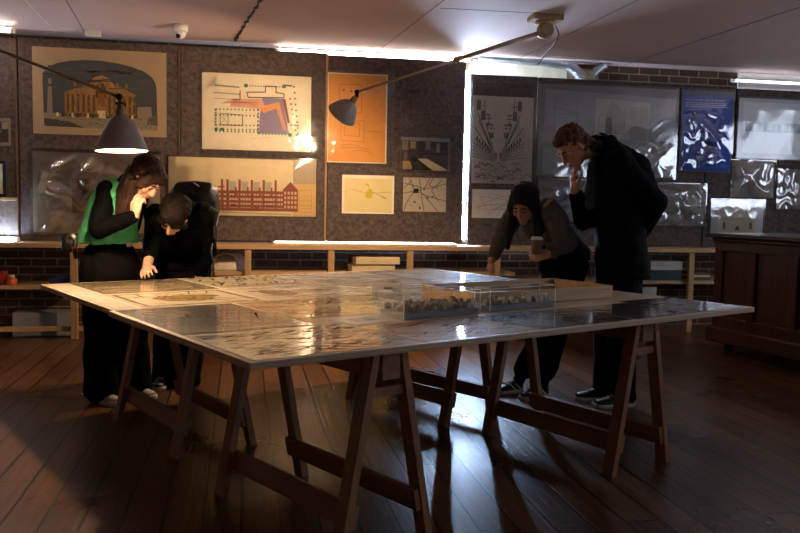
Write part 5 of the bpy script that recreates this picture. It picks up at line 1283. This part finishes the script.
# ---------------------------------------------------------------- person bending with backpack
def build_pack():
    Y0 = 5.86
    hip = at(183, 262, Y0); F = V3((-.15, -1, 0)).normalized(); S = V3((-F.y, F.x, 0))
    t = person('person in black with a backpack bending low over the table, dark hair parted', V3((hip.x, Y0, 0)))
    hc = at(174, 217, 5.34); A = axes((-.30, -.42, -.86), (.05, -.8, .45), 0); k = .97
    hl, hr = hip+S*.09, hip-S*.09
    al, ar_ = at(188, 384, 5.66), at(163, 386, 5.66); kl, kr = at(192, 330, 5.74), at(166, 330, 5.74)
    nb = at(179, 207, 5.44); shr, shl = at(156, 215, 5.47), at(202, 215, 5.50)
    wr = atz(147, 267, TZ+.078); tip = atz(143.5, 276.5, TZ+.038)
    er = at(152, 244, 5.53); el = at(206, 250, 5.66); wl = at(198, 284, 5.70)
    skin = BM(); head(skin, hc, A, k); capsule(skin, hc-A[0]*.03-A[1]*.06, nb, .05, .058)
    tx = (nb-hip).normalized(); Fd = (F-tx*F.dot(tx)).normalized(); mid = hip.lerp(nb, .5)
    torso(skin, [(hip-Zv*.07, S, F, .155, .105), (hip, S, F, .155, .105), (mid, S, Fd, .14, .1), (hip.lerp(nb, .85), S, Fd, .16, .095), (nb, S, Fd, .06, .055)])
    for h_, k_, a_ in ((hl, kl, al), (hr, kr, ar_)): chain(skin, [h_, k_, a_, a_-Zv*.05+F*.04], [.082, .056, .04, .034])
    chain(skin, [shr, er, wr], [.054, .042, .029]); chain(skin, [shl, el, wl], [.054, .042, .029])
    hand(skin, wr, tip-wr, (.3, .5, -.6), (1, -.3, 0), .9, (10, 25, 20), 7, (35, 20))
    hand(skin, wl, (-.05, -.1, -1), (-1, .3, 0), (0, -1, 0), .9, (20, 28, 20), 6, (35, 20))
    remesh('body', skin, .005, ['skinf', 'blackcloth'], t, 2, bare=[(hc, .17), (wr, .2), (wl, .12)]); facebits(t, hc, A, k, 'hairdark')
    f, u, s = A; P = lambda a, b, d=0: hc+(f*a+u*b+s*d)*k
    bm = BM(); ellip(bm, P(-.03, .05), (f, s, u), (.105, .090, .088)); ellip(bm, P(-.065, -.01), (f, s, u), (.062, .082, .085)); ellip(bm, P(.02, .09), (f, s, u), (.07, .075, .045))
    for d in (-1, 1): chain(bm, [P(.07, .078, d*.022), P(.072, .05, d*.05), P(.04, .0, d*.078), P(.02, -.06, d*.08)], [.02, .022, .024, .014])
    for i in range(14):
        a = -1.1+2.2*i/13; capsule(bm, P(.02, .125, .0), P(.075*math.cos(a)+.0, .075, .075*math.sin(a)), .014, .012, 8)
    strands(bm, P, 12, 112, .008, seed=4)
    remesh('hair', bm, .0045, 'hairdark', t, 1, .002, 60)
    bm = BM()
    torso(bm, [(hip-Zv*.05, S, F, .19, .14), (hip+Zv*.04, S, F, .19, .14), (mid, S, Fd, .19, .135), (hip.lerp(nb, .8), S, Fd, .2, .125), (hip.lerp(nb, .95), S, Fd, .13, .09), (nb, S, Fd, .085, .075)])
    chain(bm, [shr, shr.lerp(er, .5), er, er.lerp(wr, .6)], [.074, .066, .058, .048]); chain(bm, [shl, shl.lerp(el, .5), el, el.lerp(wl, .6)], [.086, .08, .07, .052])
    remesh('jacket', bm, .008, 'blackcloth', t, 4, .008, 14)
    bm = BM(); torso(bm, [(hip-Zv*.12, S, F, .165, .125), (hip, S, F, .17, .13), (hip+Zv*.05, S, F, .16, .12)])
    for h_, k_, a_ in ((hl, kl, al), (hr, kr, ar_)): chain(bm, [h_-Zv*.03, h_.lerp(k_, .5), k_, k_.lerp(a_, .5), a_+Zv*.03], [.108, .1, .088, .082, .08])
    remesh('trousers', bm, .009, 'blacktrouser', t, 4, .008, 9)
    for a_ in (al, ar_):
        g = V3((a_.x, a_.y, 0)); shoe('shoe', t, g-F*.07, g+F*.18, .092, 'shoeblack', 'shoewhite', .07, lace='shoewhite')
    # backpack riding on the bent back
    up = (nb-hip).normalized(); bk = -Fd
    c0 = hip.lerp(nb, .42)+bk*.30
    b = thing('backpack', 'black backpack riding high on the back of the bending person', 'backpack', c0)
    bm = BM(); torso(bm, [(c0-up*.17, S, bk, .13, .07), (c0-up*.13, S, bk, .165, .10), (c0, S, bk, .175, .12), (c0+up*.13, S, bk, .165, .10), (c0+up*.2, S, bk, .125, .06)], p=3.2)
    remesh('bag_body', bm, .008, 'nylon', b, 4, .006, 16)
    bm = BM(); torso(bm, [(c0-up*.11+bk*.11, S, bk, .11, .03), (c0-up*.02+bk*.135, S, bk, .12, .04), (c0+up*.03+bk*.13, S, bk, .11, .025)], p=3); remesh('front_pocket', bm, .007, 'nylon', b, 3)
    bm = BM(); capsule(bm, c0+up*.205+S*.04-c0, c0+up*.245-c0, .008, .008, 8); capsule(bm, up*.245, up*.205-S*.04, .008, .008, 8); obj('handle', bm, 'nylon', b)
    for d, (a1, b1) in ((1, ((212, 208), (214.5, 238))), (1, ((211, 250), (213.5, 276)))):
        bm = BM(); p0, p1 = at(*a1, 5.5)-c0, at(*b1, 5.5)-c0; pb = c0+S*.15-up*.05-c0
        chain(bm, [pb+S*.02, p0, p0.lerp(p1, .5)+S*.006, p1], [.006, .006, .006, .009]); obj('strap', bm, 'nylon', b)
    return t
build_pack()
# ================================================================== world, exposure
w = bpy.data.worlds.new('world'); SC.world = w; w.use_nodes = True
w.node_tree.nodes['Background'].inputs[0].default_value = (.8, .9, 1, 1); w.node_tree.nodes['Background'].inputs[1].default_value = .05
vs = SC.view_settings; vs.view_transform = 'Standard'; vs.look = 'None'; vs.gamma = 1; vs.use_curve_mapping = False; vs.exposure = 1.68
SC.cycles.use_denoising = True
SC.cycles.max_bounces = 8; SC.cycles.transparent_max_bounces = 16; SC.cycles.sample_clamp_indirect = 6
